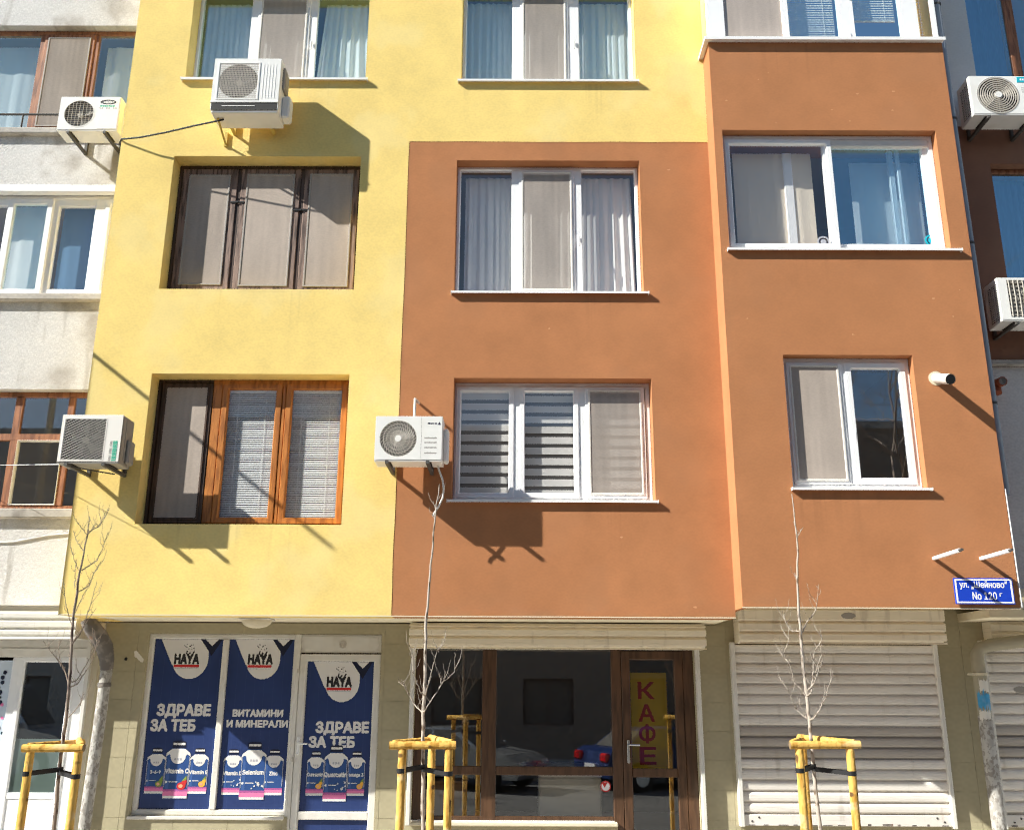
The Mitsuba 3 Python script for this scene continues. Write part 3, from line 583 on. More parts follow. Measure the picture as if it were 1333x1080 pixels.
for a, b, zl, zh in ((-1.085, -0.385, 1.575, 2.93), (-0.215, 1.165, 1.575, 2.93), (-1.085, -0.385, 1.03, 1.48), (-0.215, 1.165, 1.03, 1.48)):
    add(CF, 'pane', quad(a, b, zl, zh, G + 0.085), 'm_glass_dark' if zl > 1.2 else 'm_glass_low')
add(dz, 'pane', quad(1.395, 1.923, 1.56, 2.795, G + 0.075), 'm_glass_cafe_door')
add(dz, 'pane', quad(1.395, 1.923, 0.625, 1.465, G + 0.075), 'm_glass_low')
add(CF, 'sill', bx(-1.21, 1.2, G - 0.05, G + 0.12, 0.935, 0.98, 0.01), 'm_soffit', label='pale stone sill of the café window')
add(CF, 'threshold', bx(-1.19, 1.165, G + 0.0, G + 0.12, 0.98, 0.99), 'm_pvc_old')
k = thing('cafe_sign', 'yellow upright sign with red letters standing behind the café door glass', 'sign')
add(k, 'board', bx(1.42, 1.86, G + 0.24, G + 0.28, 1.55, 2.65, 0.004), 'm_kafe')
for ch, zz in (('К', 2.345), ('А', 2.085), ('Ф', 1.845), ('Е', 1.595)): add(k, 'letter', text(ch, 1.605, zz, G + 0.24, 0.19, 0.20, align='c'), 'm_red')
k = thing('low_box', 'pale box standing low behind the café glass', 'counter')
add(k, 'body', bx(0.30, 1.05, 1.52, 2.1, 0.80, 1.43, 0.02), 'm_paper')  # plain pale block filling the rectangle low in the café glass
add(k, 'lid', bx(0.29, 1.06, 1.50, 2.1, 1.435, 1.56, 0.015), 'm_pvc_old')

k = thing('storage_box', 'brown box low behind the café pane nearest the shop', 'box')
add(k, 'body', bx(-1.06, -0.58, 1.55, 1.9, 0.79, 1.36, 0.008), 'm_card')
add(k, 'flap', [bx(-1.08, -0.56, 1.53, 1.92, 1.362, 1.385, 0.004)], 'm_card')
mat('m_card', speck((0.40, 0.24, 0.13), 0.8, 1.1, 2.0, 20.0), 0.8)
k = thing('round_disc', 'small round red and white disc low on the café window beside its door', 'sticker')
add(k, 'disc', cyl(1.075, 1.36, 0.062, G + 0.078, G + 0.082, 28), 'm_white')  # plain red and white disc set on the lower pane
add(k, 'red_part', [extr(circle(1.075, 1.36, 0.062).difference(circle(1.075, 1.36, 0.05)), G + 0.075, G + 0.078), extr(Polygon([(1.035, 1.40), (1.10, 1.405), (1.06, 1.345)]), G + 0.075, G + 0.078)], 'm_red')
# roller shutters
SLAT = [(-0.020, 0.0), (-0.020, 0.021), (0.010, 0.0225), (0.020, 0.032), (0.023, 0.06), (0.022, 0.088), (0.016, 0.104), (0.004, 0.1145), (-0.020, 0.1155), (-0.026, 0.1155), (-0.026, 0.0)]
def slat_mesh(x0, x1, z, h, y):
    s = h/0.116
    return extr_x(Polygon([(y - d, z + v*s) for d, v in SLAT]), x0, x1)
def shutter_box(k, x0, x1, z0, z1, yf, yb, bands, m, ends=0.012):
    """A roller box: a rounded face made of separate folded bands."""
    add(k, 'box', extr_x(Polygon([(yb, z1), (yf + 0.012, z1), (yf + 0.012, z0 + 0.10), (yf + 0.05, z0 + 0.03), (yf + 0.09, z0 + 0.006), (yb, z0 + 0.006)]), x0, x1), m)
    for a, b, lean in bands:
        add(k, 'box_band', extr_x(Polygon([(yf + 0.012, a + 0.002), (yf - 0.010 + lean, a + 0.004), (yf - 0.020 + lean*0.5, a + 0.014), (yf - 0.022, b - 0.036), (yf - 0.014, b - 0.026), (yf + 0.012, b - 0.019)]), x0 - 0.008, x1 + 0.008), m)
def shutter(name, label, group, x0, x1, z0, zbox0, zbox1, ybox, y, bands, slats, guides, emblem=None, m='m_shutter', mb='m_shutter_box', yb=None):
    k = thing(name, label, 'roller shutter', group)
    shutter_box(k, x0 + 0.02, x1 - 0.0, zbox0, zbox1, ybox, yb or G - 0.012, bands, mb)
    for a, b, zl in guides:
        add(k, 'guide_rail', bx(a, b, y - 0.06, y + 0.045, zl, zbox0 + 0.02, 0.006), 'm_pvc_old')
    if slats:
        for a, b in zip(slats[1:], slats[:-1]):
            dark_row = 1.62 < a < 2.0  # slats within this height band get the darker tone
            add(k, 'slat', slat_mesh(guides[0][1] - 0.015, guides[1][0] + 0.015, a, b - a, y), 'm_shutter_dark' if dark_row else m, label='darker slat' if dark_row else None)
        add(k, 'bottom_bar', [bx(guides[0][1] - 0.01, guides[1][0] + 0.01, y - 0.03, y + 0.01, z0, slats[-1] - 0.003, 0.006)], m)
        rr = random.Random(len(scene))
        add(k, 'rust_patch', [bx(xx, xx + rr.uniform(0.02, 0.12), y - 0.033, y - 0.0305, z0 + 0.004, z0 + rr.uniform(0.012, 0.03)) for xx in np.arange(guides[0][1] + 0.05, guides[1][0] - 0.1, 0.17)], 'm_rust')
        add(k, 'bolt', [cyl(guides[s][1 - s] + (0.09 if s == 0 else -0.09)*t, zz, 0.012, y - 0.036, y - 0.0305, 8) for s in (0, 1) for t, zz in ((1, z0 + 0.05), (1.9, z0 + 0.09))], 'm_iron')
    if emblem:
        ex, ez, ey = emblem
        add(k, 'emblem', [extr(affinity.scale(circle(ex, ez, 0.085), 1, 0.42), ey - 0.004, ey), extr(affinity.scale(circle(ex, ez, 0.068), 1, 0.30), ey - 0.006, ey - 0.004)], 'm_grille_grey')
    return k
shutter('roller_shutter', 'rolled up beige shutter box above the café front', None, -1.262, 2.262, 0, 2.905, 3.203, 0.9, 1.1, [(2.908, 2.944, 0.012), (2.944, 3.056, 0.0), (3.056, 3.16, 0.0), (3.16, 3.203, 0.0)], None,
        [(-1.235, -1.19, 0.95), (2.165, 2.21, 0.50)])
sl = [2.978, 2.868, 2.750, 2.632, 2.512, 2.392, 2.275, 2.157, 2.038, 1.918, 1.798, 1.678, 1.558, 1.438, 1.318, 1.198, 1.083]
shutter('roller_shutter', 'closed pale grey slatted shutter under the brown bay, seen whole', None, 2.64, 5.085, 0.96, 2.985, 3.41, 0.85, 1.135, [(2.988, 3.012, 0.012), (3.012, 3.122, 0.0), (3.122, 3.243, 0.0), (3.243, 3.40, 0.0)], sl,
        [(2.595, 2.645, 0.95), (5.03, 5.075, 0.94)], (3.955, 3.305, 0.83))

# small things on the building
rr = random.Random(21)
add(AB, 'plaster_fleck', [extr(affinity.scale(circle(x, z, rr.uniform(0.006, 0.014), 7), 1.4, 0.8), yw - 0.002, yw + 0.002) for x, z, yw in
    [(rr.uniform(2.6, 5.2), rr.uniform(9.15, 10.1), -0.35) for _ in range(9)] + [(rr.uniform(2.6, 5.2), rr.uniform(6.3, 7.2), -0.35) for _ in range(5)] + [(1.99, 3.33, 0.005), (1.92, 8.74, 0.005), (0.4, 6.6, 0.005), (1.2, 4.1, 0.005)]], 'm_fleck', kind='stuff')
mat('m_fleck', (0.56, 0.30, 0.175), 0.9)
k = thing('ceiling_lamp', 'small round ceiling lamp under the overhang above the shop window', 'lamp')
add(k, 'dome', trimesh.Trimesh(*(lambda s: (s.vertices*[0.17, 0.17, 0.085] + [-2.98, 0.55, 3.195], s.faces))(trimesh.creation.icosphere(3)), process=False), 'm_soffit', True)
add(k, 'base', bx(-3.15, -2.81, 0.38, 0.72, 3.2, 3.219, 0.006), 'm_pvc_old')
k = thing('paper_notice', 'torn paper strip stuck to the tiles left of the shop window', 'notice')
add(k, 'sheet', extr(Polygon([(-4.60, 2.865), (-4.575, 2.875), (-4.475, 2.775), (-4.48, 2.735), (-4.515, 2.745), (-4.56, 2.79), (-4.59, 2.80)]), G - 0.006, G - 0.003), 'm_paper')
k = thing('drilled_hole', 'small dark drilled hole in the tiles beside the torn notice', 'hole')
add(k, 'ring', extr(circle(-4.69, 2.775, 0.033).difference(circle(-4.69, 2.775, 0.02)), G - 0.007, G - 0.003), 'm_tile2')
add(k, 'inside', cyl(-4.69, 2.775, 0.02, G - 0.0035, G - 0.002), 'm_black')

k = thing('street_sign', 'blue enamel street name plate with white border at the foot of the bay', 'sign')
sx0, sx1, sz0, sz1 = 4.69, 5.322, 3.345, 3.622
pl = add(k, 'plate', bx(sx0, sx1, -0.385, -0.372, sz0, sz1, 0.004), 'm_plate_blue')
add(k, 'border', extr(sbox(sx0 + 0.012, sz0 + 0.012, sx1 - 0.012, sz1 - 0.012).difference(sbox(sx0 + 0.03, sz0 + 0.028, sx1 - 0.03, sz1 - 0.028)), -0.3868, -0.385), 'm_white')
for tx in (text('ул. „Шейново”', sx0 + 0.06, 3.52, -0.385, 0.066, 0.51, depth=0.0018), text('No 120', sx0 + 0.185, 3.395, -0.385, 0.075, 0.26, depth=0.0018), text('г', sx0 + 0.475, 3.425, -0.385, 0.05, 0.03, depth=0.0018, bold=False)): add(k, 'lettering', tx, 'm_white')
add(k, 'spacer', [bx(sx0 + 0.1, sx0 + 0.14, -0.372, -0.35, 3.45, 3.49), bx(sx1 - 0.14, sx1 - 0.1, -0.372, -0.35, 3.45, 3.49)], 'm_iron')
for i, (rx, rz) in enumerate(((4.527, 3.832), (5.035, 3.832))):
    k = thing('bracket_rod', ['white iron rod sticking out of the bay, the one farther from its corner', 'white iron rod sticking out of the bay above the street sign corner'][i], 'rod')
    add(k, 'bar', tube([[rx, -0.33, rz], [rx, -0.96, rz + 0.005]], 0.022, 8), 'm_white')
    add(k, 'tip', tube([[rx, -0.96, rz + 0.005], [rx, -1.02, rz + 0.005]], 0.015, 8), 'm_iron')
k = thing('vent_pipe', 'short white plastic pipe with black mouth sticking out of the bay', 'pipe')
a, b = np.array([4.79, -0.34, 5.88]), np.array([4.805, -0.66, 5.765])
add(k, 'tube', [tube([a, b], 0.058, 20, False)], 'm_pvc_old', 40)
add(k, 'collar', extr(circle(4.79, 5.875, 0.085).difference(circle(4.79, 5.875, 0.05)), -0.356, -0.349), 'm_soffit')
add(k, 'mouth', tube([a, b + [0, -0.001, 0]], 0.052, 20), 'm_black', 40)

# downpipes
k = thing('downpipe', 'thin bluish zinc downpipe running down behind the edge of the bay', 'pipe')
add(k, 'tube', tube([[5.452, -0.235, 13.0], [5.452, -0.235, 9.0], [5.46, -0.235, 7.0], [5.462, -0.235, 4.55]], 0.043, 12), 'm_zinc', 40)
for z in (5.6, 7.6, 9.3, 11.0): add(k, 'clamp', tube([[5.456, -0.235, z], [5.456, -0.235, z + 0.03]], 0.05, 12), 'm_iron', 40)
k = thing('cable', 'thin white cable along the lower corner of the bay', 'cable')
scene[k] = mikit.ply(tube([[5.405, -0.34, 4.6], [5.407, -0.345, 4.0], [5.41, -0.34, 3.32]], 0.009, 6), 'm_white', True)
k = thing('downpipe', 'tan painted drainpipe with torn stickers between the two closed shutters', 'pipe')
add(k, 'tube', tube([[6.15, 0.72, 3.03], [5.95, 0.78, 3.02], [5.80, 0.82, 3.0], [5.60, 0.87, 2.975], [5.49, 0.895, 2.94], [5.452, 0.90, 2.87], [5.45, 0.90, 2.72], [5.455, 0.90, 2.17]], 0.074, 18), 'm_pipe_tan', 40)
add(k, 'lower_tube', tube([[5.455, 0.90, 2.18], [5.46, 0.90, 0.2]], 0.077, 18), 'm_pipe_old', 40, label='peeling grey lower length of the drainpipe')
add(k, 'bracket', [tube([[5.455, 0.90, 2.63], [5.455, 0.90, 2.66]], 0.082, 18), bx(5.30, 5.40, 0.85, 0.88, 2.632, 2.655)], 'm_soffit', 40)
def wrap(x, y, r, z0, z1, a0, a1, jag, seed):
    rr = random.Random(seed); n = 16; v, f = [], []
    for i in range(n + 1):
        a = math.radians(a0 + (a1 - a0)*i/n)
        for z in (z0 + rr.uniform(-jag, jag), z1 + rr.uniform(-jag, jag)): v.append([x + r*math.cos(a), y + r*math.sin(a), z])
    for i in range(n): f += [[2*i, 2*i+2, 2*i+3], [2*i, 2*i+3, 2*i+1]]
    return tm(v, f)
add(k, 'sticker', wrap(5.455, 0.90, 0.0775, 2.26, 2.44, 200, 318, 0.045, 1), 'm_sticker', label='torn blue sticker')
mat('m_sticker', speck((0.06, 0.33, 0.60), 0.7, 1.2, 6.0, 40.0, (0.45, 0.6, 0.7), 0.6), 0.5)
add(k, 'sticker', wrap(5.455, 0.90, 0.0770, 2.45, 2.58, 230, 320, 0.02, 2), 'm_paper')
add(k, 'sticker', wrap(5.455, 0.90, 0.0775, 2.14, 2.24, 200, 300, 0.02, 3), 'm_paper')
k = thing('downpipe', 'old rusty drainpipe with a wide head at the left end of the shop wall', 'pipe')
add(k, 'head', tube([[-4.98, 0.62, 3.21], [-4.93, 0.66, 3.12], [-4.87, 0.74, 3.02], [-4.82, 0.82, 2.90], [-4.81, 0.89, 2.78], [-4.81, 0.93, 2.66]], [0.08, 0.095, 0.10, 0.098, 0.085, 0.075], 18), 'm_rust', 40)
add(k, 'tube', tube([[-4.81, 0.93, 2.70], [-4.82, 0.93, 2.0], [-4.845, 0.93, 1.2], [-4.86, 0.93, 0.2]], 0.067, 18), 'm_pipe_old', 40)
add(k, 'joint', [tube([[-4.815, 0.93, z], [-4.817, 0.93, z + 0.05]], 0.076, 18) for z in (2.45,)], 'm_rust', 40)

# ------------------------------------------------------------------ the old grey building on the left
N = 0.9
LB = thing('old_building', 'weathered grey plaster building with long window rows, left of the yellow one', 'building')
lw = sbox(-14.0, 3.39, -5.04, 13.0)
rows = {'a': (9.85, 11.56), 'b': (7.385, 9.0), 'c': (4.545, 6.095)}
for a, b in rows.values(): lw = lw.difference(sbox(-13.0, a, -5.045, b))
add(LB, 'wall', extr(lw, N, N + 0.3), 'm_plaster')
add(LB, 'wall', bx(-14.0, -7.0, N + 0.45, N + 0.7, 0.0, 3.39), 'm_plaster', label='shop wall of the grey building')
for key, zl, zh in (('a', 9.755, 9.848), ('b', 7.29, 7.383), ('c', 4.43, 4.543)):
    add(LB, 'sill', bx(-13.0, -5.05, N - 0.09, N + 0.2, zl, zh, 0.012), 'm_concrete')
add(LB, 'head_strip', bx(-13.0, -5.06, N - 0.012, N + 0.1, 8.90, 9.005, 0.006), 'm_pvc')
Yw = N + 0.12
for key in 'abc': room(LB, -9.4, -5.2, rows[key][0], rows[key][1], N + 0.31, 2.4)
w = window(LB, -9.5, -5.05, 9.85, 11.555, Yw, 'm_wood_red', 0.07, [(-6.87, -6.78), (-6.10, -6.02), (-8.1, -8.0)],
           [(-8.0, -6.88, 'g', {'glass': 'm_glass_blue'}), (-6.80, -6.08, 'x', {'sw': 0.065, 'm': 'm_wood_red', 'screen': 'm_screen', 'sfm': 'm_alu'}), (-6.03, -5.12, 'g', {'glass': 'm_glass_blue'})], label='red brown wooden window row below the roof')
w = window(LB, -9.5, -5.05, 7.385, 8.91, Yw, 'm_pvc', 0.055, [(-6.40, -6.36), (-5.74, -5.58)],
           [(-7.6, -6.86, 's', {'sw': 0.10, 'dy': 0.02}), (-6.93, -6.32, 's', {'sw': 0.085, 'glass': 'm_glass_blue'}), (-6.345, -5.66, 's', {'sw': 0.10, 'dy': 0.035}), (-5.60, -5.1, 's', {'sw': 0.07})], label='white sliding window row of the grey building')
w = window(LB, -9.5, -5.05, 4.545, 6.09, Yw, 'm_wood_red', 0.07, [(-6.42, -6.32), (-5.74, -5.66)],
           [(-7.3, -6.42, 'g', {'z': (4.62, 5.45), 'glass': 'm_glass_dark'}), (-6.32, -5.74, 's', {'z': (4.62, 5.45), 'sw': 0.016, 'm': 'm_pvc_old'}), (-5.66, -5.12, 'g', {'z': (4.62, 5.45), 'glass': 'm_glass_dark'})], label='red brown wooden window row with transom panes')
add(w, 'transom', bx(-9.4, -5.08, Yw - 0.006, Yw + 0.06, 5.445, 5.535, 0.006), 'm_wood_red')
for a, b in ((-7.3, -6.42), (-6.32, -5.74), (-5.66, -5.12)):
    add(w, 'pane', quad(a, b, 5.535, 6.02, Yw + 0.02), 'm_glass_dark')
k = thing('railing', 'thin black rail across the top window row of the grey building', 'railing')
add(k, 'bar', tube([[-9.4, N - 0.06, 10.06], [-5.1, N - 0.06, 10.06]], 0.016, 8), 'm_iron')
add(k, 'post', [tube([[x, N - 0.06, 9.84], [x, N - 0.06, 10.06]], 0.012, 6) for x in (-8.6, -6.84)], 'm_iron')
k = thing('clothes_line', 'thin pale clothes line in front of the lowest wooden window row', 'line')
scene[k] = mikit.ply(tube([[-7.04, 0.85, 5.08], [-6.041, 0.2, 4.944], [-5.02, -0.45, 4.806]], 0.004, 6), 'm_white', True)
k = thing('clothes_line', 'sagging thin cable on the plaster below the lowest wooden windows', 'line')
scene[k] = mikit.ply(tube([[-9.0, N - 0.01, 4.22], [-6.7, N - 0.012, 4.12], [-6.1, N - 0.012, 4.14], [-5.7, N - 0.012, 4.22], [-5.04, N - 0.012, 4.28]], 0.012, 6), 'm_plaster', True)
k = thing('added_pole', 'added grey pole out of view beyond the left edge whose slanting arm shades the yellow wall', 'pole')  # unseen pole, added to cast the diagonal shadow on the yellow wall
add(k, 'post', tube([[-6.93, -0.86, 0.1], [-6.93, -0.86, 4.0], [-6.93, -0.86, 7.72]], [0.075, 0.06, 0.045], 12), 'm_zinc', 40)
add(k, 'arm', tube([[-6.93, -0.86, 7.72], [-6.30, -2.03, 7.25]], 0.024, 8), 'm_zinc', 40)
# its shop: roller box, door
k = thing('roller_shutter', 'white roller shutter box over the door of the grey building', 'roller shutter')
shutter_box(k, -9.0, -5.10, 2.985, 3.30, 0.62, 1.1, [(2.99, 3.02, 0.012), (3.02, 3.105, 0.0), (3.105, 3.21, 0.0), (3.21, 3.30, 0.0)], 'm_shutter_white')
add(k, 'guide_rail', bx(-5.105, -5.055, 1.02, 1.12, 0.2, 3.0, 0.006), 'm_pvc_old')
add(k, 'label_plate', bx(-5.52, -5.30, 0.604, 0.612, 3.03, 3.08), 'm_grille_grey')
add(LB, 'lintel', [bx(-9.0, -5.06, 1.13, 1.4, 2.90, 3.5), bx(-9.0, -5.06, 1.10, 1.4, 2.79, 2.895, 0.008)], 'm_pvc_old')
add(LB, 'pilaster', bx(-5.06, -4.985, 1.07, 1.165, 0.1, 3.2), 'm_soffit')
fr = add(LB, 'shop_front', [bx(a, b, 1.12, 1.2, 0.2, 2.79, 0.006) for a, b in ((-6.03, -5.925), (-5.275, -5.06))] + [bx(-9.0, -6.75, 1.12, 1.2, 0.2, 2.79)], 'm_pvc')
d = add(fr, 'door', frame_ring(-5.93, -5.27, 0.45, 2.79, 0.06, 1.10, 1.17), 'm_pvc', label='white door with a low pale film')
add(d, 'pane', quad(-5.875, -5.325, 1.20, 2.73, 1.13), 'm_glass_door')
add(d, 'panel', bx(-5.875, -5.325, 1.115, 1.15, 0.5, 1.2, 0.01), 'm_pvc')
add(d, 'rail', bx(-5.875, -5.325, 1.105, 1.165, 1.20, 1.27, 0.006), 'm_pvc')
add(d, 'film', quad(-5.872, -5.328, 1.27, 1.86, 1.132), 'm_film')
mat('m_film', (0.60, 0.72, 0.70), 0.5)
sd = add(fr, 'side_panel', quad(-6.75, -6.03, 0.2, 2.75, 1.15), 'm_film_blue', label='pale blue panel printed with small dots')
mat('m_film_blue', (0.56, 0.64, 0.74), 0.4)
rr = random.Random(8)
add(sd, 'print', [extr(circle(rr.uniform(-6.18, -6.05), 1.75 + 0.86*i/15, rr.uniform(0.012, 0.03), 10), 1.144, 1.149) for i in range(16)], 'm_navy_dark')
add(sd, 'print', [extr(circle(rr.uniform(-6.2, -6.06), rr.uniform(1.8, 2.3), rr.uniform(0.015, 0.03), 10), 1.1445, 1.149) for i in range(5)], 'm_print_pink')
add(LB, 'room', tm(bx(-9, -5.1, 1.25, 4.0, 0.1, 3.2).vertices, np.delete(BF, [4, 5], 0)[:, ::-1]), 'm_room_dark')

# ------------------------------------------------------------------ the building on the right
R = 0.30
RB = thing('corner_building', 'shaded building right of the bay: pale top, dark brown middle, grey plaster below', 'building')
rw = sbox(5.40, 9.57, 12.0, 13.0).difference(sbox(6.13, 10.25, 9.0, 12.2))
add(RB, 'wall', extr(rw, R, R + 0.3), 'm_pale_wall', label='pale upper wall')
rw = sbox(5.40, 6.33, 12.0, 9.565).difference(sbox(6.14, 7.40, 9.0, 9.02))
add(RB, 'wall', extr(rw, R + 0.004, R + 0.3), 'm_brown_dull', label='dark brown middle wall')
add(RB, 'wall', bx(5.40, 12.0, R + 0.06, R + 0.3, 3.36, 6.26), 'm_grey_plaster', label='rough grey plaster wall')
add(RB, 'cornice', bx(5.40, 12.0, R - 0.03, R + 0.06, 6.262, 6.326, 0.01), 'm_concrete')
add(RB, 'soffit', bx(5.40, 12.0, R + 0.065, 1.6, 3.262, 3.355), 'm_soffit')
add(RB, 'wall', bx(5.79, 12.0, G + 0.02, G + 0.3, 0.0, 3.25), 'm_grout')
room(RB, 6.3, 8.9, 10.3, 12.1, R + 0.31); room(RB, 6.3, 8.9, 7.5, 8.9, R + 0.31)
w = window(RB, 6.132, 9.0, 10.26, 12.2, R + 0.14, 'm_wood_red', 0.05, [(6.72, 6.85)], [(6.18, 6.72, 'g', {'glass': 'm_glass_sky'}), (6.85, 7.6, 'g', {'glass': 'm_glass_sky'})], label='brown window above the upper fan unit')
w = window(RB, 6.142, 9.0, 7.41, 9.015, R + 0.14, 'm_wood_red', 0.06, [(7.4, 7.5)], [(6.2, 7.4, 'g', {'glass': 'm_glass_sky'})], label='brown window between the two fan units')
k = thing('waste_pipe', 'short red brown pipe stub in the grey plaster wall', 'pipe')
add(k, 'stub', tube([[5.80, 0.36, 6.02], [5.80, 0.12, 6.0]], 0.055, 16), 'm_terracotta', 40)
add(k, 'bend', tube([[5.80, 0.30, 6.02], [5.78, 0.24, 5.94], [5.77, 0.22, 5.88]], 0.05, 14), 'm_terracotta', 40)
add(k, 'mouth', tube([[5.80, 0.13, 6.001], [5.80, 0.1185, 6.0]], 0.044, 16), 'm_rust', 40)
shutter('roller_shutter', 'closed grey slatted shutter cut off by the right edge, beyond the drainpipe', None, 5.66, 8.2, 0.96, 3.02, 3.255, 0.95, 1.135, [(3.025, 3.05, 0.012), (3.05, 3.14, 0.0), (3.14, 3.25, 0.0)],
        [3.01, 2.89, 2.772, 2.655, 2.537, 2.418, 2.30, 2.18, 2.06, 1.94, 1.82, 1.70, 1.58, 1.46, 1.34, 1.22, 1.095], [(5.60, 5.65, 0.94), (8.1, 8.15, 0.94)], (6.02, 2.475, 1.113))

# ------------------------------------------------------------------ curtains and blinds
CG = 'white net curtains'
curtain('white curtain in the left light of the top left yellow wall window', -4.27, -3.56, 10.05, 11.5, 0.40, 1)
curtain('white curtain behind the screened middle light of the top left window', -3.52, -2.76, 10.05, 11.5, 0.42, 2)
curtain('white curtain swept aside in the right light of the top left window', -2.62, -2.0, 10.05, 11.5, 0.40, 3, flare=0.2)
curtain('white curtain in the left light of the top window next to the bay', -0.70, -0.05, 10.05, 11.5, 0.36, 4)
curtain('white curtain in the middle light of the top window next to the bay', 0.0, 0.73, 10.05, 11.5, 0.36, 5)
curtain('white curtain in the right light of the top window next to the bay', 0.78, 1.52, 10.05, 11.5, 0.36, 6)
curtain('white curtain in the left light of the window high in the brown panel', -0.66, 0.0, 7.09, 8.82, 0.37, 7)
curtain('white curtain in the screened middle light of the window high in the brown panel', 0.01, 0.76, 7.09, 8.82, 0.36, 8)
curtain('white curtain in the right light of the window high in the brown panel', 0.80, 1.47, 7.09, 8.82, 0.37, 9, flare=0.06)
curtain('beige curtain behind the three brown insect screens', -4.2, -2.05, 7.12, 8.85, 0.44, 10, 'm_curtain_beige', amp=0.012)
curtain('beige curtain behind the left half of the wide bay window', 2.73, 3.72, 7.52, 8.98, 0.02, 11, 'm_curtain_beige', amp=0.006, pitch=0.3)
curtain('pale blue curtain behind the right sash of the wide bay window', 4.22, 5.10, 7.52, 8.9, 0.10, 20, 'm_curtain', amp=0.008, pitch=0.35)
curtain('cream curtain behind the screened light of the low bay window', 3.24, 3.72, 4.65, 6.1, 0.03, 12, 'm_curtain_beige', amp=0.006, pitch=0.3)
curtain('beige curtain behind the dark screened sash beside the orange sashes', -4.15, -3.62, 4.28, 5.95, 0.40, 19, 'm_curtain_beige', amp=0.01, pitch=0.2)
curtain('pale curtain in the left light of the topmost red brown window row', -7.95, -6.9, 9.9, 11.45, 1.25, 13, pitch=0.3, amp=0.012)
curtain('pale curtain in the light of the topmost window row next to the yellow wall', -6.0, -5.15, 9.9, 11.45, 1.25, 14, pitch=0.3, amp=0.012)
curtain('pale curtain in the left sash of the white sliding windows', -6.95, -6.35, 7.45, 8.85, 1.24, 15, pitch=0.4, amp=0.008)
curtain('blue grey curtain in the middle sash of the white sliding windows', -6.3, -5.68, 7.45, 8.85, 1.28, 16, 'm_curtain_blue', pitch=0.4, amp=0.008)
curtain('pale curtain in the window pane above the upper right fan unit', 6.2, 6.75, 10.28, 12.1, 0.62, 17, 'm_curtain_blue')
curtain('pale curtain in the window pane above the lower right fan unit', 6.22, 7.3, 7.45, 8.95, 0.62, 18, 'm_curtain_blue')
venetian('white venetian blind in the left orange wooden sash', -3.46, -2.87, 4.31, 5.91, 0.31)
venetian('white venetian blind in the right orange wooden sash', -2.69, -2.10, 4.31, 5.91, 0.31)
venetian('white venetian blind let down fully in the middle of the loggia glazing', 3.50, 4.12, 10.47, 11.9, -0.17)
venetian('white venetian blind pulled half up in the loggia glazing', 4.34, 4.91, 10.80, 11.9, -0.17)
venetian('yellowed venetian blind in the narrow corner pane of the loggia', 5.15, 5.26, 10.44, 11.9, -0.19, 'm_curtain_beige', pitch=0.045)
zebra('grey striped blind in the left light of the lower brown panel window', -0.665, -0.05, 4.56, 5.92, 0.275)
zebra('grey striped blind in the middle light of the lower brown panel window', 0.09, 0.71, 4.56, 5.92, 0.275, 0.03)
zebra('grey striped blind behind the insect screen on the right of its window', 0.87, 1.49, 4.56, 5.92, 0.275, 0.05)

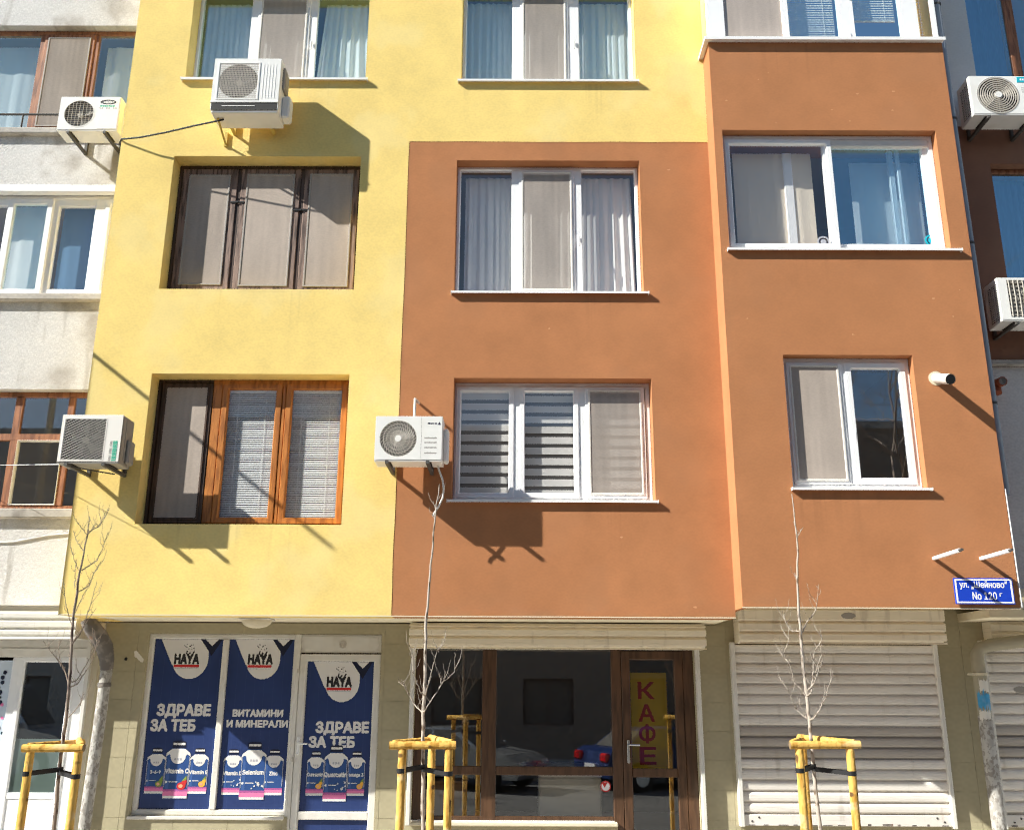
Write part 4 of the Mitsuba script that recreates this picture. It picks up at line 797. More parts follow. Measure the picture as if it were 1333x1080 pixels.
# ------------------------------------------------------------------ air conditioner outdoor units
def ring_bar(x, z, r, t, y0, y1, n=40): return extr(circle(x, z, r + t/2, n).difference(circle(x, z, r - t/2, n)), y0, y1)
def ac(label, x0, x1, z0, z1, yf, depth, ywall, style, side=+1):
    k = thing('air_conditioner', label, 'air conditioner')
    m = 'm_ac_beige' if style == 'louvre' else 'm_ac'
    wd, ht = x1 - x0, z1 - z0; yb = yf + depth
    cz = (z0 + z1)/2
    if style in ('swirl', 'rings', 'round'):
        r = ht*{'swirl': 0.40, 'rings': 0.455, 'round': 0.39}[style]; cx = x0 + wd*{'swirl': 0.345, 'rings': 0.365, 'round': 0.335}[style]
        opening = circle(cx, cz, r, 48)
    elif style == 'lattice':
        fx0, fx1, fz0, fz1 = x0 + wd*0.08, x0 + wd*0.68, z0 + ht*0.21, z1 - ht*0.10
        opening = sbox(fx0, fz0, fx1, fz1); cx, cz, r = (fx0+fx1)/2, (fz0+fz1)/2, (fz1 - fz0)*0.47
        opening = circle(cx, cz, r*1.02, 48).intersection(opening)
    elif style == 'louvre':
        fx0, fx1, fz0, fz1 = x0 + wd*0.055, x0 + wd*0.735, z0 + ht*0.07, z1 - ht*0.075
        opening = sbox(fx0, fz0, fx1, fz1); cx, r = (fx0+fx1)/2, ht*0.36; cz = (fz0+fz1)/2
    else:
        fx0, fx1, fz0, fz1 = x0 + wd*0.13, x0 + wd*0.70, z0 + ht*0.09, z1 - ht*0.06
        opening = sbox(fx0, fz0, fx1, fz1).buffer(-0.01).buffer(0.01); cx, r = (fx0+fx1)/2, ht*0.4; cz = (fz0+fz1)/2
    add(k, 'front_panel', [extr(sbox(x0 + 0.004, z0 + 0.02, x1 - 0.004, z1 - 0.004).buffer(-0.012).buffer(0.012).difference(opening), yf, yf + 0.012)], m)
    add(k, 'casing', [bx(x0, x1, yf + 0.008, yb, z1 - 0.014, z1, 0.005), bx(x0, x0 + 0.008, yf + 0.004, yb, z0 + 0.012, z1 - 0.006), bx(x1 - 0.008, x1, yf + 0.004, yb, z0 + 0.012, z1 - 0.006),
                      bx(x0, x1, yf + 0.006, yb, z0, z0 + 0.022, 0.005), bx(x0 + 0.01, x1 - 0.01, yb - 0.012, yb - 0.002, z0 + 0.02, z1 - 0.02)], 'm_ac_grey' if style == 'louvre' else m)
    if style == 'louvre': add(k, 'casing', bx(x0, x1, yf + 0.001, yf + 0.02, z1 - 0.012, z1 + 0.004, 0.004), m)
    add(k, 'fan_recess', bx(x0 + 0.012, x1 - 0.012, yf + 0.085, yf + 0.095, z0 + 0.025, z1 - 0.016), 'm_dark' if style in ('rings', 'louvre') else 'm_ac_grey')
    bl = []
    for i in range(5):
        a0 = 2*math.pi*i/5
        pts = [(cx + r*q*math.cos(a0 + da), yf + 0.06 + dy, cz + r*q*math.sin(a0 + da)) for q, da, dy in ((0.2, 0, 0), (0.2, 0.6, 0.012), (0.9, 0.75, 0.02), (0.9, 0.15, -0.015))]
        bl.append(tm(pts, [[0, 1, 2], [0, 2, 3]]))
    add(k, 'fan_blades', bl, 'm_ac_grey')
    add(k, 'hub', cyl(cx, cz, r*0.17, yf + 0.03, yf + 0.07, 20), 'm_grille' if style != 'swirl' else 'm_ac')
    if style == 'swirl':
        g = []
        for i in range(30):
            a0 = 2*math.pi*i/30
            g.append(tube([[cx + r*q*math.cos(a0 + 1.15*q), yf + 0.004, cz + r*q*math.sin(a0 + 1.15*q)] for q in (0.16, 0.35, 0.55, 0.75, 0.9, 1.0)], 0.0042, 5))
        g += [ring_bar(cx, cz, r*q, 0.006, yf + 0.001, yf + 0.009) for q in (0.42, 0.62, 0.80, 0.985)]
        add(k, 'grille', g, 'm_grille'); add(k, 'grille_centre', cyl(cx, cz, r*0.17, yf - 0.006, yf + 0.01, 24), 'm_ac')
        add(k, 'panel_joint', bx(x0 + wd*0.685, x0 + wd*0.69, yf - 0.001, yf + 0.001, z0 + 0.03, z1 - 0.02), 'm_grille_grey')
        add(k, 'recess_line', [bx(x0 + wd*0.735, x0 + wd*0.92, yf - 0.0015, yf + 0.001, z0 + ht*q, z0 + ht*q + 0.014) for q in (0.17, 0.29, 0.40, 0.50)], 'm_grille_grey')
        add(k, 'brand_mark', [extr(affinity.scale(circle(x0 + wd*0.80, z1 - 0.085, 0.014, 12), 1.3, 0.7), yf - 0.002, yf), bx(x0 + wd*0.83, x0 + wd*0.87, yf - 0.002, yf, z1 - 0.092, z1 - 0.078),
                              extr(circle(x0 + wd*0.90, z1 - 0.085, 0.011, 10), yf - 0.002, yf), extr(Polygon([(x0 + wd*0.93, z1 - 0.10), (x0 + wd*0.975, z1 - 0.10), (x0 + wd*0.952, z1 - 0.066)]), yf - 0.002, yf)], 'm_navy_dark')
    elif style == 'rings':
        g = [ring_bar(cx, cz, r*q, 0.0095, yf - 0.004 - 0.01*(1 - q), yf + 0.01) for q in np.linspace(0.2, 0.97, 8)]
        g += [tube([[cx, yf + 0.004, cz], [cx + r*math.cos(a), yf + 0.006, cz + r*math.sin(a)]], 0.005, 5) for a in np.arange(8)*math.pi/4]
        add(k, 'grille', g, 'm_grille'); add(k, 'grille_rim', ring_bar(cx, cz, r*1.01, 0.012, yf - 0.004, yf + 0.01, 56), 'm_grille_grey')
        add(k, 'grille_centre', cyl(cx, cz, r*0.16, yf - 0.02, yf + 0.005, 24), 'm_ac')
        add(k, 'side_slots', [bx(x0 - 0.002, x0 + 0.004, yf + 0.05 + 0.055*j, yf + 0.085 + 0.055*j, z0 + 0.05 + 0.032*i, z0 + 0.066 + 0.032*i) for j in range(4) for i in range(14)], 'm_black', kind='stuff')
        add(k, 'badge', bx(x0 + wd*0.645, x0 + wd*0.86, yf - 0.004, yf, z1 - 0.10, z1 - 0.015, 0.002), 'm_teal')
        add(k, 'small_print', [bx(x0 + wd*0.69, x0 + wd*0.86, yf - 0.002, yf, z1 - 0.18 - 0.03*i, z1 - 0.172 - 0.03*i) for i in range(3)], 'm_grille_grey')
        add(k, 'badge_mark', [bx(x0 + wd*(0.69 + 0.03*i), x0 + wd*(0.71 + 0.03*i), yf - 0.006, yf - 0.004, z1 - 0.07, z1 - 0.045) for i in range(4)], 'm_white')
    elif style == 'round':
        g = [tube([[cx + xx, yf + 0.003, cz - math.sqrt(r*r - xx*xx)], [cx + xx, yf + 0.003, cz + math.sqrt(r*r - xx*xx)]], 0.003, 5) for xx in np.linspace(-r*0.93, r*0.93, 9)]
        g += [tube([[cx - math.sqrt(r*r - zz*zz), yf + 0.003, cz + zz], [cx + math.sqrt(r*r - zz*zz), yf + 0.003, cz + zz]], 0.003, 5) for zz in np.linspace(-r*0.93, r*0.93, 13)]
        add(k, 'grille', g, 'm_grille'); add(k, 'grille_rim', ring_bar(cx, cz, r, 0.012, yf - 0.003, yf + 0.008, 48), 'm_ac')
        add(k, 'service_panel', bx(x0 + wd*0.655, x1 - 0.012, yf - 0.004, yf, z0 + 0.03, z1 - 0.02, 0.002), 'm_ac')
        ex, ez = x0 + wd*0.80, z1 - 0.085
        add(k, 'oval_mark', extr(affinity.scale(circle(ex, ez, 0.105), 1, 0.32).difference(affinity.scale(circle(ex, ez, 0.082), 1, 0.26)), yf - 0.007, yf - 0.004), 'm_black')
        add(k, 'oval_mark', [bx(ex - 0.075 + 0.024*i, ex - 0.062 + 0.024*i, yf - 0.007, yf - 0.004, ez - 0.004, ez + 0.004) for i in range(6)], 'm_black')
        add(k, 'green_print', [bx(ex - 0.10 + 0.018*i, ex - 0.10 + 0.018*i + (0.010 + 0.005*(i % 3 == 0)), yf - 0.006, yf - 0.004, ez - 0.072, ez - 0.048) for i in range(11)], 'm_green')
        add(k, 'small_print', [bx(ex - 0.11 + 0.03*i, ex - 0.09 + 0.03*i, yf - 0.006, yf - 0.004, ez - 0.10, ez - 0.085) for i in (0, 1, 3, 4, 6, 7)], 'm_grille_grey')
    elif style == 'lattice':
        g = [bx(xx - 0.0022, xx + 0.0022, yf - 0.002, yf + 0.003, fz0 + 0.01, fz1 - 0.01) for xx in np.linspace(fx0 + 0.015, fx1 - 0.015, 26)]
        g += [bx(fx0 + 0.01, fx1 - 0.01, yf - 0.0025, yf + 0.002, zz - 0.0035, zz + 0.0035) for zz in np.linspace(fz0 + 0.015, fz1 - 0.015, 17)]
        add(k, 'grille', g, 'm_grille'); add(k, 'grille_rim', frame_ring(fx0 - 0.012, fx1 + 0.012, fz0 - 0.012, fz1 + 0.012, 0.022, yf - 0.008, yf + 0.002, 0.003), 'm_ac')
        add(k, 'rib', [bx(x0 + wd*q, x0 + wd*q + 0.006, yf - 0.004, yf, z0 + ht*0.22, z1 - ht*0.12) for q in (0.745, 0.79, 0.835, 0.88, 0.925)], 'm_ac')
        add(k, 'dark_skirt', [bx(x0 + 0.012, x1 - 0.012, yf - 0.002, yf + 0.004, z0 + 0.002, z0 + 0.10, 0.001)], 'm_dark')
        add(k, 'front_rail', [bx(x0 - 0.004, x1 + 0.004, yf - 0.012, yf + 0.01, z0 + 0.10, z0 + 0.125, 0.004), bx(x0 + wd*0.17, x0 + wd*0.66, yf - 0.006, yf - 0.002, z0 + 0.05, z0 + 0.06)], m)
        add(k, 'drip_tray', bx(x0 + 0.01, x1 - 0.005, yf + 0.012, yb + 0.02, z0 - 0.03, z0 - 0.004, 0.008), m)
    elif style == 'louvre':
        g = []
        for i in range(-12, 26):
            a = np.array([fx0, fz0 + 0.032*i]); b = a + np.array([1, 0.55])*(fx1 - fx0)
            from shapely.geometry import LineString
            ln = LineString([a, b]).intersection(sbox(fx0, fz0, fx1, fz1))
            if ln.is_empty or ln.length < 0.02: continue
            (ax, az), (bx_, bz) = ln.coords[0], ln.coords[-1]
            g.append(tube([[ax, yf + 0.004, az], [bx_, yf + 0.004, bz]], 0.0075, 5))
        add(k, 'grille', g, 'm_grille_grey'); add(k, 'grille_rim', frame_ring(fx0 - 0.008, fx1 + 0.008, fz0 - 0.008, fz1 + 0.008, 0.014, yf - 0.004, yf + 0.008, 0.002), m)
        for q, mm, hgt in ((0.845, 'm_grille_grey', 0.011), (0.915, 'm_green', 0.024)):
            add(k, 'upright_print', [bx(x0 + wd*q - hgt, x0 + wd*q + hgt, yf - 0.003, yf, z0 + 0.03 + 0.021*i, z0 + 0.043 + 0.021*i + 0.004*(i % 2)) for i in range(11) if not (mm != 'm_green' and i % 4 == 3)], mm)
        add(k, 'side_panel', [bx(x1, x1 + 0.006, yf + 0.10, yb - 0.01, z0 + 0.06, z1 - 0.03, 0.002), bx(x1, x1 + 0.004, yf + 0.02, yf + 0.09, z0 + 0.02, z1 - 0.02, 0.001)], 'm_ac_grey')
    else:
        g = [tube([[xx, yf - 0.004, fz0 + 0.004], [xx, yf - 0.012, (fz0+fz1)/2], [xx, yf - 0.004, fz1 - 0.004]], 0.006, 5) for xx in np.linspace(fx0 + 0.02, fx1 - 0.02, 9)]
        g += [bx(fx0, fx1, yf + 0.0, yf + 0.005, zz - 0.004, zz + 0.004) for zz in np.linspace(fz0 + 0.03, fz1 - 0.03, 9)]
        add(k, 'grille', g, 'm_grille')
        add(k, 'side_slots', [bx(x0 - 0.002, x0 + 0.004, yf + 0.03 + 0.045*j, yf + 0.058 + 0.045*j, z0 + 0.04 + 0.025*i, z0 + 0.053 + 0.025*i) for j in range(5) for i in range(18)], 'm_black', kind='stuff')
    if style in ('swirl', 'lattice', 'round', 'louvre'):                        # valve cover on the right flank
        h0, h1, w_ = {'swirl': (0.05, 0.8, 0.06), 'lattice': (0.0, 0.42, 0.10), 'round': (0.1, 0.95, 0.02), 'louvre': (0.05, 0.55, 0.05)}[style]
        add(k, 'valve_cover', bx(x1 - 0.002, x1 + w_, yf + depth*0.45, yb - 0.01, z0 + ht*h0, z0 + ht*h1, 0.02), 'm_ac_grey' if style == 'louvre' else m)
    if style == 'lattice': add(k, 'side_vent', [bx(x1 - 0.002, x1 + 0.03, yf + 0.10, yb - 0.03, z0 + ht*0.5, z1 - 0.06, 0.01), bx(x1 + 0.03, x1 + 0.034, yf + 0.14, yb - 0.06, z0 + ht*0.54, z1 - 0.10)], 'm_ac_grey')
    for q in (0.2, 0.8):                                               # wall brackets
        bxx = x0 + wd*q; drop = 0.30 if style != 'lattice' else 0.34
        arm = [bx(bxx - 0.018, bxx + 0.018, yf + {'swirl': -0.07, 'louvre': -0.07, 'lattice': 0.03}.get(style, -0.01), ywall - 0.004, z0 - (0.026 if style == 'lattice' else 0.04), z0 - 0.006), bx(bxx - 0.018, bxx + 0.018, ywall - 0.04, ywall - 0.002, z0 - 0.03, z0 + 0.25)]
        if style == 'lattice' and q < 0.5: arm += [tube([[bxx - 0.1, yf + 0.12, z0 - 0.04], [bxx - 0.1, ywall - 0.03, z0 - 0.17]], 0.014, 6), bx(bxx - 0.12, bxx - 0.084, ywall - 0.03, ywall - 0.002, z0 - 0.2, z0)]
        if style == 'louvre' and q < 0.5: arm += [tube([[bxx + 0.02, yf + 0.05, z0 - 0.03], [bxx + wd*0.5, ywall - 0.12, z0 - 0.03]], 0.008, 6)]
        add(k, 'bracket', arm, 'm_yellow_iron' if style == 'lattice' else 'm_iron')
        add(k, 'foot', bx(bxx - 0.03, bxx + 0.03, yf + depth*0.1, yf + depth*0.9, z0 - 0.006, z0 + 0.002), 'm_black')
    return k
mat('m_yellow_iron', (0.55, 0.40, 0.10), 0.6)
ac('white air conditioner with spiral round grille, between the yellow and brown parts', -1.545, -0.805, 4.84, 5.355, -0.53, 0.30, 0.0, 'swirl')
ac('white air conditioner with square lattice grille below the top left yellow wall window', -3.757, -2.925, 9.24, 9.975, -0.51, 0.34, 0.0, 'lattice')
ac('older beige air conditioner with slanted louvres at the left edge of the yellow wall', -5.018, -4.34, 4.80, 5.348, -0.535, 0.30, 0.0, 'louvre')
ac('white air conditioner with small round grille and oval badge on the grey building', -6.077, -5.275, 9.495, 10.01, 0.35, 0.30, N, 'round')
ac('large white air conditioner with concentric ring grille at the right edge', 5.72, 6.65, 9.375, 9.94, -0.25, 0.33, R, 'rings')
ac('white air conditioner with upright grille bars, lower of the two at the right edge', 5.70, 6.55, 6.62, 7.172, -0.25, 0.33, R, 'bars')
# hoses and wires
k = thing('hose', 'pale hose hanging in a bow under the spiral grille air conditioner', 'hose')
scene[k] = mikit.ply(tube([[-0.87, -0.32, 4.86], [-0.845, -0.33, 4.78], [-0.805, -0.33, 4.68], [-0.79, -0.32, 4.58], [-0.80, -0.31, 4.48], [-0.84, -0.30, 4.39], [-0.885, -0.29, 4.32], [-0.90, -0.29, 4.28]], 0.011, 8), 'm_pvc_old', True)
k = thing('hose', 'short white pipe end on the wall above the spiral grille air conditioner', 'hose')
scene[k] = mikit.ply(tube([[-1.13, -0.005, 5.66], [-1.15, -0.24, 5.64], [-1.152, -0.25, 5.30]], 0.016, 8), 'm_pvc_old', True)
k = thing('cable', 'black cable slung across the yellow wall to the lattice grille air conditioner', 'cable')
pts = [[-5.27 + (1.60)*t, 0.45 - 0.85*t, 9.23 + 0.0*t - 0.30*math.sin(math.pi*t)*0.32 + 0.0] for t in np.linspace(0, 1, 14)]
scene[k] = mikit.ply(tube([[-5.30, 0.4, 9.33], [-5.15, 0.2, 9.19], [-5.02, -0.03, 9.13], [-4.75, -0.12, 9.10], [-4.4, -0.2, 9.12], [-4.0, -0.3, 9.155], [-3.72, -0.36, 9.18], [-3.62, -0.38, 9.19]], 0.011, 6), 'm_black', True)

# ------------------------------------------------------------------ young trees and their stakes
TREES = {
    'M': ([(-0.763,1.319),(-0.787,2.101),(-0.792,2.257),(-0.783,2.429),(-0.786,2.748),(-0.790,3.040),(-0.773,3.250),(-0.760,3.538),(-0.738,3.888),(-0.729,4.066),(-0.713,4.166),(-0.702,4.282)],
        [[(-0.793,2.263),(-0.773,2.282),(-0.657,2.458),(-0.623,2.514),(-0.520,2.606),(-0.524,2.769)],
         [(-0.643,2.501),(-0.641,2.559),(-0.672,2.592)],
         [(-0.793,2.257),(-0.879,2.333),(-0.929,2.422),(-0.966,2.483),(-1.023,2.519)],
         [(-0.961,2.480),(-0.987,2.538)],
         [(-0.782,2.404),(-0.768,2.417),(-0.719,2.605),(-0.665,2.784),(-0.610,2.841)],
         [(-0.670,2.775),(-0.685,2.828)],
         [(-0.782,2.410),(-0.806,2.423),(-0.877,2.601),(-0.900,2.748),(-0.912,2.814)],
         [(-0.892,2.708),(-0.928,2.774)],
         [(-0.736,3.952),(-0.766,4.009)],
         [(-0.731,4.044),(-0.755,4.123)],
         [(-0.722,4.102),(-0.692,4.174)]]),
    'L': ([(-3.867,1.303),(-3.877,1.520),(-3.892,1.995),(-3.889,2.190),(-3.907,2.530),(-3.927,2.832),(-3.950,3.079),(-3.934,3.160),(-3.936,3.419),(-3.918,3.606),(-3.907,3.791),(-3.904,3.959)],
        [[(-3.909,3.803),(-3.831,3.897),(-3.775,4.016)],
         [(-3.911,3.767),(-3.889,3.817),(-3.820,3.881),(-3.726,4.040)],
         [(-3.911,3.796),(-3.969,3.873),(-3.983,3.916)],
         [(-3.932,3.655),(-4.014,3.746),(-4.061,3.837)],
         [(-3.922,3.475),(-3.816,3.572),(-3.762,3.698),(-3.727,3.818)],
         [(-3.932,3.440),(-3.963,3.558),(-3.991,3.683)],
         [(-3.931,3.276),(-3.858,3.351),(-3.815,3.454),(-3.780,3.558)],
         [(-3.964,3.316),(-4.002,3.419),(-4.049,3.592)],
         [(-3.943,2.978),(-4.022,3.180),(-4.076,3.398)],
         [(-3.931,3.093),(-3.864,3.242),(-3.809,3.351)],
         [(-3.920,2.825),(-3.865,2.932),(-3.802,3.113),(-3.743,3.374)],
         [(-3.926,2.825),(-3.840,2.988),(-3.785,3.147)],
         [(-3.900,2.498),(-3.864,2.511),(-3.778,2.707),(-3.758,2.841)],
         [(-3.897,2.453),(-3.849,2.479),(-3.754,2.688),(-3.702,2.833),(-3.773,2.959)],
         [(-3.888,2.184),(-3.774,2.309),(-3.729,2.370)],
         [(-3.777,2.305),(-3.778,2.421)],
         [(-3.905,2.485),(-3.988,2.623),(-4.090,2.759),(-4.167,2.839)],
         [(-3.996,2.634),(-4.069,2.798),(-4.094,2.871)]]),
    'R': ([(2.575,1.337),(2.558,1.718),(2.558,2.074),(2.553,2.382),(2.545,2.673),(2.539,2.973),(2.536,3.218),(2.545,3.415),(2.572,3.766),(2.561,3.970),(2.555,4.203)],
        [[(2.542,2.420),(2.451,2.536),(2.402,2.693),(2.366,2.757),(2.409,2.869),(2.412,3.009)],
         [(2.546,2.420),(2.577,2.440),(2.632,2.615),(2.657,2.793),(2.717,2.897),(2.736,2.997)],
         [(2.553,2.222),(2.540,2.229),(2.465,2.305),(2.396,2.458),(2.325,2.594)],
         [(2.553,2.216),(2.580,2.229),(2.638,2.325),(2.689,2.440),(2.695,2.518)],
         [(2.540,2.943),(2.628,3.057),(2.708,3.158),(2.730,3.382)],
         [(2.538,2.963),(2.485,2.976),(2.440,3.042),(2.415,3.143)],
         [(2.639,2.615),(2.691,2.759),(2.706,2.858)],
         [(2.400,2.705),(2.324,2.829)],
         [(2.552,2.452),(2.597,2.517),(2.659,2.621),(2.680,2.700)],
         [(2.545,3.402),(2.524,3.484)],
         [(2.569,3.797),(2.610,3.882)]]),
}
TL = {'L': 'bare sapling with long forked twigs, in front of the old rusty drainpipe', 'M': 'bare sapling with pale trunk in front of the café shutter box', 'R': 'bare sapling in front of the closed shutter under the bay'}
SL = {'L': 'yellow wooden tree stakes with black strap around the leftmost sapling', 'M': 'three yellow wooden tree stakes with a black strap in front of the café', 'R': 'yellow wooden tree stakes with dark bar ends in front of the closed shutter'}
SX = {'L': ((-4.165, -3.745), (-4.225, -3.70), -1.45), 'M': ((-0.965, -0.56), (-1.07, -0.50), -1.45), 'R': ((2.445, 2.885), (2.37, 2.972), -1.45)}
rng = random.Random(11)
for key in 'LMR':
    tr, brs = TREES[key]
    k = thing('young_tree', TL[key], 'tree')
    def P(pt, dy=0.0): return [pt[0], -2.0 + dy, pt[1]]
    t = [(tr[0][0] + 0.03, 0.1)] + tr
    # a smooth line through the trunk points, with small kinks at the buds
    zz = np.linspace(0.1, t[-1][1], 46); xx = np.interp(zz, [q[1] for q in t], [q[0] for q in t])
    r0 = 0.0135
    rad = np.interp(zz, [0.1, 1.4, 2.3, 3.3, zz[-1]], [r0*1.6, r0*1.3, r0*1.12, r0*0.72, 0.004])
    rad = rad*(1 + 0.16*np.array([rng.random() for _ in zz])*(zz > 2.3))
    add(k, 'trunk', tube(np.stack([xx + 0.004*np.array([rng.uniform(-1, 1) for _ in zz]), -2.0 + 0.01*np.sin(zz*3), zz], 1), rad, 8), 'm_bark_dark' if key == 'L' else 'm_bark', True)
    for i, br in enumerate(brs):
        d = [0.0] + list(np.cumsum([rng.uniform(-0.09, 0.09) for _ in br[1:]]))
        pts = np.array([P(q, e) for q, e in zip(br, d)])
        s = np.linspace(0, len(pts) - 1, 5*len(pts)); pts = np.stack([np.interp(s, np.arange(len(pts)), pts[:, c]) for c in range(3)], 1)
        pts[1:-1] += np.array([[rng.uniform(-1, 1)*0.004, 0, rng.uniform(-1, 1)*0.004] for _ in pts[1:-1]])
        big = len(br) > 3
        br_r = np.linspace(0.006 if big else 0.004, 0.0017, len(pts))
        ms = [tube(pts, br_r, 6)]
        for j in range(3, len(pts) - 1, 3):                             # buds and short spurs
            a = rng.uniform(-1, 1); q = pts[j]
            ms.append(tube([q, q + np.array([0.02*a, rng.uniform(-0.015, 0.015), 0.024])], [0.0028, 0.0016], 5))
        if big:
            q = pts[-6]; a = 1 if rng.random() < 0.5 else -1
            ms.append(tube([q, q + np.array([0.05*a, 0.03, 0.10]), q + np.array([0.06*a, 0.05, 0.20])], [0.0024, 0.002, 0.0013], 5))
        for j in range(4, len(pts) - 2, 4 if big else 5):                   # fine side twigs
            a = rng.choice((-1, 1)); q = pts[j]; L1 = rng.uniform(0.07, 0.17); up = rng.uniform(0.8, 1.3)
            e = q + np.array([0.45*a*L1, rng.uniform(-0.4, 0.4)*L1, up*L1])
            ms.append(tube([q, (q + e)/2 + np.array([0.012*a, 0, -0.004]), e], [0.0022, 0.0018, 0.0011], 5))
        add(k, 'branch', ms, 'm_bark_dark' if (key == 'L' and br[0][1] > 2.9) else 'm_twig' if key == 'L' else 'm_bark', True)
    (pa, pb), (ba, bb), yb = SX[key]; pa, pb, ba, bb = (0.9744*q for q in (pa, pb, ba, bb))
    k = thing('tree_stakes', SL[key], 'tree stake')
    zt = {'L': 1.968, 'M': 2.006, 'R': 2.026}[key]; yf = -2.0 - 0.22; mid = (pa + pb)/2 + (0.02 if key != 'R' else -0.06)
    def log(a, b, r): return tube([a, b], r, 14)
    add(k, 'post', log([pa, yf, 0.1], [pa + 0.005, yf, zt - 0.03], 0.034), 'm_stake', 40)
    add(k, 'post', log([pb, yf, 0.1], [pb, yf, zt - 0.03], 0.034), 'm_stake', 40)
    add(k, 'post', log([mid, yf + 0.42, 0.1], [mid, yf + 0.42, zt + 0.01], 0.034), 'm_stake', 40)
    e = 0.006
    add(k, 'crossbar', [log([ba, yf - 0.01, zt], [bb, yf - 0.01, zt + e], 0.033)], 'm_stake', 40)
    add(k, 'crossbar', [log([ba + 0.03, yf + 0.02, zt + 0.012], [mid + 0.02, yf + 0.45, zt + 0.02], 0.031)], 'm_stake', 40)
    add(k, 'crossbar', [log([mid - 0.02, yf + 0.45, zt + 0.035], [bb - 0.03, yf + 0.02, zt + 0.015], 0.031)], 'm_stake', 40)
    add(k, 'cut_end', [log([ba - 0.002, yf - 0.01, zt], [ba, yf - 0.01, zt], 0.031), log([bb, yf - 0.01, zt + e], [bb + 0.002, yf - 0.01, zt + e], 0.031)], 'm_stake_end', 40)
    tx = float(np.interp(zt - 0.2, [q[1] for q in t], [q[0] for q in t]))
    sm = []
    for (x, y, z) in ((pa, yf, zt - 0.20), (pb, yf, zt - 0.22)):
        sm.append(tube([[x, y, z - 0.018], [x, y, z + 0.018]], 0.037, 14))
        u = np.array([tx - x, -2.0 - y, 0.01]); L_ = np.linalg.norm(u); nn = np.array([-u[1], u[0], 0])/np.linalg.norm(u[:2])
        for s in (-1, 1):
            off = nn*0.030*s; off2 = nn*0.02*s
            a, b = np.array([x, y, z]) + off, np.array([tx, -2.0, z + 0.015]) + off2
            h = np.array([0, 0, 0.017])
            sm.append(hull([a - h, a + h, b - h, b + h, a - h + nn*0.003, a + h + nn*0.003, b - h + nn*0.003, b + h + nn*0.003]))
    sm.append(tube([[tx, -2.0, zt - 0.205], [tx, -2.0, zt - 0.165]], 0.026, 12))
    add(k, 'strap', sm, 'm_black')

# ------------------------------------------------------------------ across the street (seen in the glass)
for i, (xa, xb, h, mm) in enumerate(((-34.0, -4.0, 11.0, 'm_far_wall2'), (-4.0, 30.0, 10.7, 'm_far_wall'))):
    k = thing('house', ['grey block across the street, reflected in the left shop glass', 'brown block across the street, reflected dark in the café glass'][i], 'building')
    wallp = sbox(xa, 0, xb, h)
    ops = [(xx, zz) for zz in np.arange(1.2, h - 1.8, 2.9) for xx in np.arange(xa + 1.2, xb - 2.2, 3.1)]
    add(k, 'wall', extr(wallp.difference(union_all([sbox(a, b, a + 1.7, b + 1.5) for a, b in ops])), -20.4, -20.1), mm)
    add(k, 'roof', bx(xa, xb, -30.0, -20.0, h, h + 0.25), 'm_concrete')
    for a, b in ops:
        fr = add(k, 'window', [frame_ring(a, a + 1.7, b, b + 1.5, 0.07, -20.3, -20.25), bx(a + 0.82, a + 0.88, -20.3, -20.25, b + 0.07, b + 1.43)], 'm_wood_worn')
        add(fr, 'pane', quad(a + 0.05, a + 1.65, b + 0.05, b + 1.45, -20.28), 'm_far_glass')
def bare_tree(label, x, y, h, seed):
    k = thing('street_tree', label, 'tree'); rr = np.random.RandomState(seed)
    add(k, 'trunk', tube([[x, y, 0.1], [x + 0.1, y, h*0.25], [x, y + 0.1, h*0.42]], [0.2, 0.16, 0.12], 10), 'm_twig', True)
    twigs = []
    def grow(p, d, L, r, lev):
        q = p + d*L; mid = (p + q)/2 + rr.randn(3)*0.06*L
        m = tube([p, mid, q], [r, r*0.8, r*0.6], 6 if lev < 2 else 4, False)
        if lev == 0: add(k, 'limb', m, 'm_twig', True)
        else: twigs.append(m)
        if lev < 4:
            for _ in range(3):
                e = d + rr.randn(3)*0.55; e[2] = abs(e[2])*0.7 + 0.25; e /= np.linalg.norm(e)
                grow(q, e, L*rr.uniform(0.55, 0.8), r*0.55, lev + 1)
    for a in range(5):
        d = np.array([math.cos(a*1.26 + seed), math.sin(a*1.26 + seed), 1.1]); d /= np.linalg.norm(d)
        grow(np.array([x, y + 0.1, h*0.42]), d, h*0.2, 0.08, 0)
    add(k, 'twigs', twigs, 'm_twig', kind='stuff')
bare_tree('leafless tree across the street, reflected in the low bay window', 10.5, -16.5, 16.5, 4)
bare_tree('second leafless tree across the street, reflected beside the first', 12.9, -17.2, 15.5, 9)
bare_tree('leafless tree across the street, in front of the grey block', -9.0, -16.5, 9.5, 7)
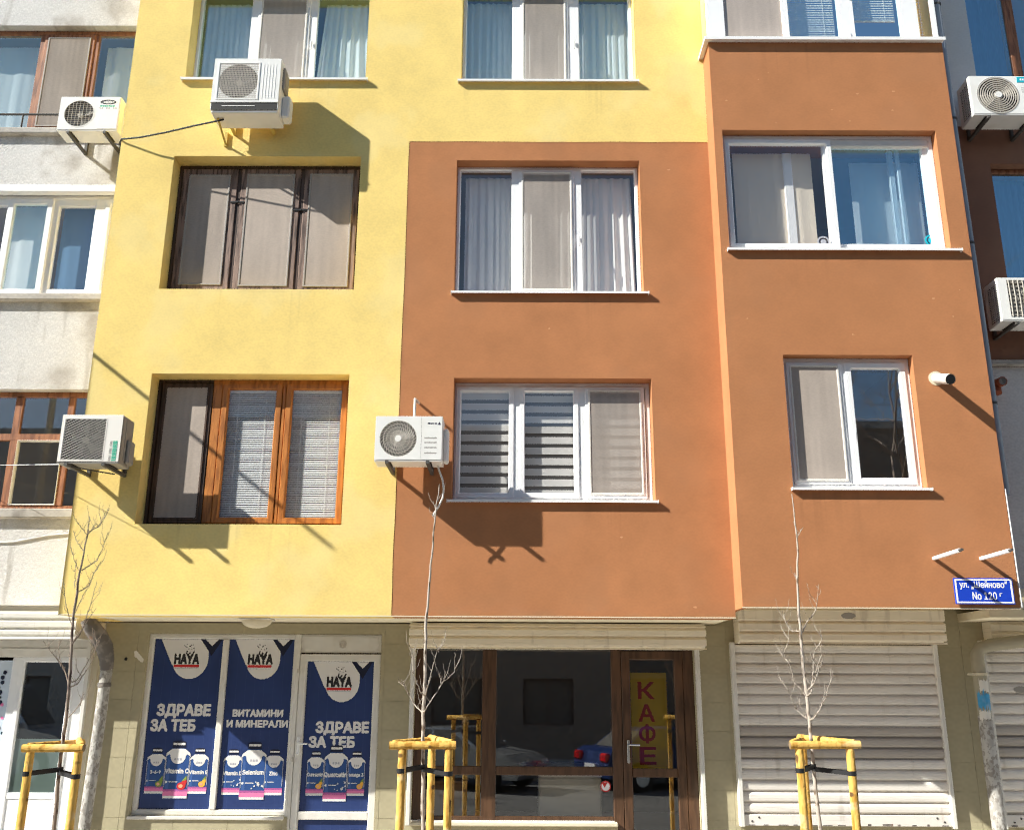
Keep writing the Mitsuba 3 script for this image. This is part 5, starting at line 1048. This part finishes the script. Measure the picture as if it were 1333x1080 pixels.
def car(label, x, y, deg, paint, suv=False, sz=1.0):
    k = thing('parked_car', label, 'car', )
    hh = 1.72 if suv else 1.46
    body = Polygon([(-2.15, 0.32), (-2.2, 0.62), (-2.1, 0.92), (-1.9, 1.0), (0.95, 0.98), (1.75, 0.86), (2.12, 0.70), (2.18, 0.42), (2.1, 0.30)])
    body = body.difference(circle(-1.3, 0.31, 0.37)).difference(circle(1.35, 0.31, 0.37))
    W2 = 0.86
    def xf(m):
        c, s = math.cos(math.radians(deg)), math.sin(math.radians(deg)); v = m.vertices
        return tm(np.stack([x + c*v[:, 0] - s*v[:, 1], y + s*v[:, 0] + c*v[:, 1], v[:, 2]*sz], 1), m.faces)
    cab = [(-1.95 if suv else -1.65, 0.97), (-1.75 if suv else -1.05, hh - 0.03), (0.25, hh), (1.05, 0.97)]
    add(k, 'body', [xf(extr(body, -W2, W2)), xf(extr(body.buffer(-0.06), -W2 - 0.03, W2 + 0.03))], paint)
    v = [(a, s*W2*(0.96 if b < 1.1 else 0.76), b) for a, b in cab for s in (-1, 1)]
    add(k, 'cabin', xf(hull(v)), paint)
    gl = []
    for s in (-1, 1):
        for a0, a1 in ((0.10, 0.47), (0.52, 0.90)):
            lo = [cab[0][0] + (cab[3][0] - cab[0][0])*q for q in (a0, a1)]; hi = [cab[1][0] + (cab[2][0] - cab[1][0])*q for q in (a0, a1)]
            f = lambda xx, t: [xx, s*(W2*0.96 + (W2*0.76 - W2*0.96)*t + 0.004), 0.97 + (hh - 0.97)*t]
            gl.append(xf(tm([f(lo[0] + 0.05, 0.08), f(lo[1], 0.08), f(hi[1], 0.88), f(hi[0], 0.88)], [[0, 1, 2], [0, 2, 3]])))
    for a, b, sg in ((cab[3], cab[2], 1), (cab[0], cab[1], -1)):
        g = lambda t, s: [a[0] + (b[0] - a[0])*t + 0.012*sg, s*(W2*0.86 - W2*0.16*t), 0.97 + (b[1] - 0.97)*t + 0.008]
        gl.append(xf(tm([g(0.08, -1), g(0.08, 1), g(0.92, 1), g(0.92, -1)], [[0, 1, 2], [0, 2, 3]])))
    add(k, 'window', gl, 'm_far_glass')
    for wx in (-1.3, 1.35):
        for s in (-1, 1):
            wl = add(k, 'wheel', xf(extr(circle(wx, 0.31, 0.31, 20), s*W2 - 0.1 + 0.02*s, s*W2 + 0.1 + 0.02*s)), 'm_tyre')
            add(wl, 'rim', xf(extr(circle(wx, 0.31, 0.19, 14), s*(W2 + 0.03) - 0.1, s*(W2 + 0.03) + 0.1)), 'm_steel')
    for s in (-1, 1):
        add(k, 'headlight', xf(bx(2.02, 2.17, s*0.62 - 0.16, s*0.62 + 0.16, 0.58, 0.70, 0.03)), 'm_lens')
        add(k, 'taillight', xf(bx(-2.23, -2.08, s*0.66 - 0.17, s*0.66 + 0.17, 0.68, 0.90, 0.04)), 'm_taillight')
    add(k, 'number_plate', [xf(bx(2.17, 2.19, -0.26, 0.26, 0.40, 0.51)), xf(bx(-2.23, -2.20, -0.26, 0.26, 0.52, 0.63))], 'm_white')
    add(k, 'mirror', [xf(bx(0.72, 0.86, s*0.98 - 0.08, s*0.98 + 0.08, 0.98, 1.10, 0.03)) for s in (-1, 1)], paint)
car('grey car parked across the street, its front reflected in the café window', -1.4, -12.6, 28, 'm_car_grey')
car('dark blue car parked across the street, its tail light reflected in the café window', 3.9, -12.9, -25, 'm_car_blue')
car('silver high car parked across the street, reflected in the leftmost door', -13.2, -12.8, 0, 'm_car_silver', True, 1.42)
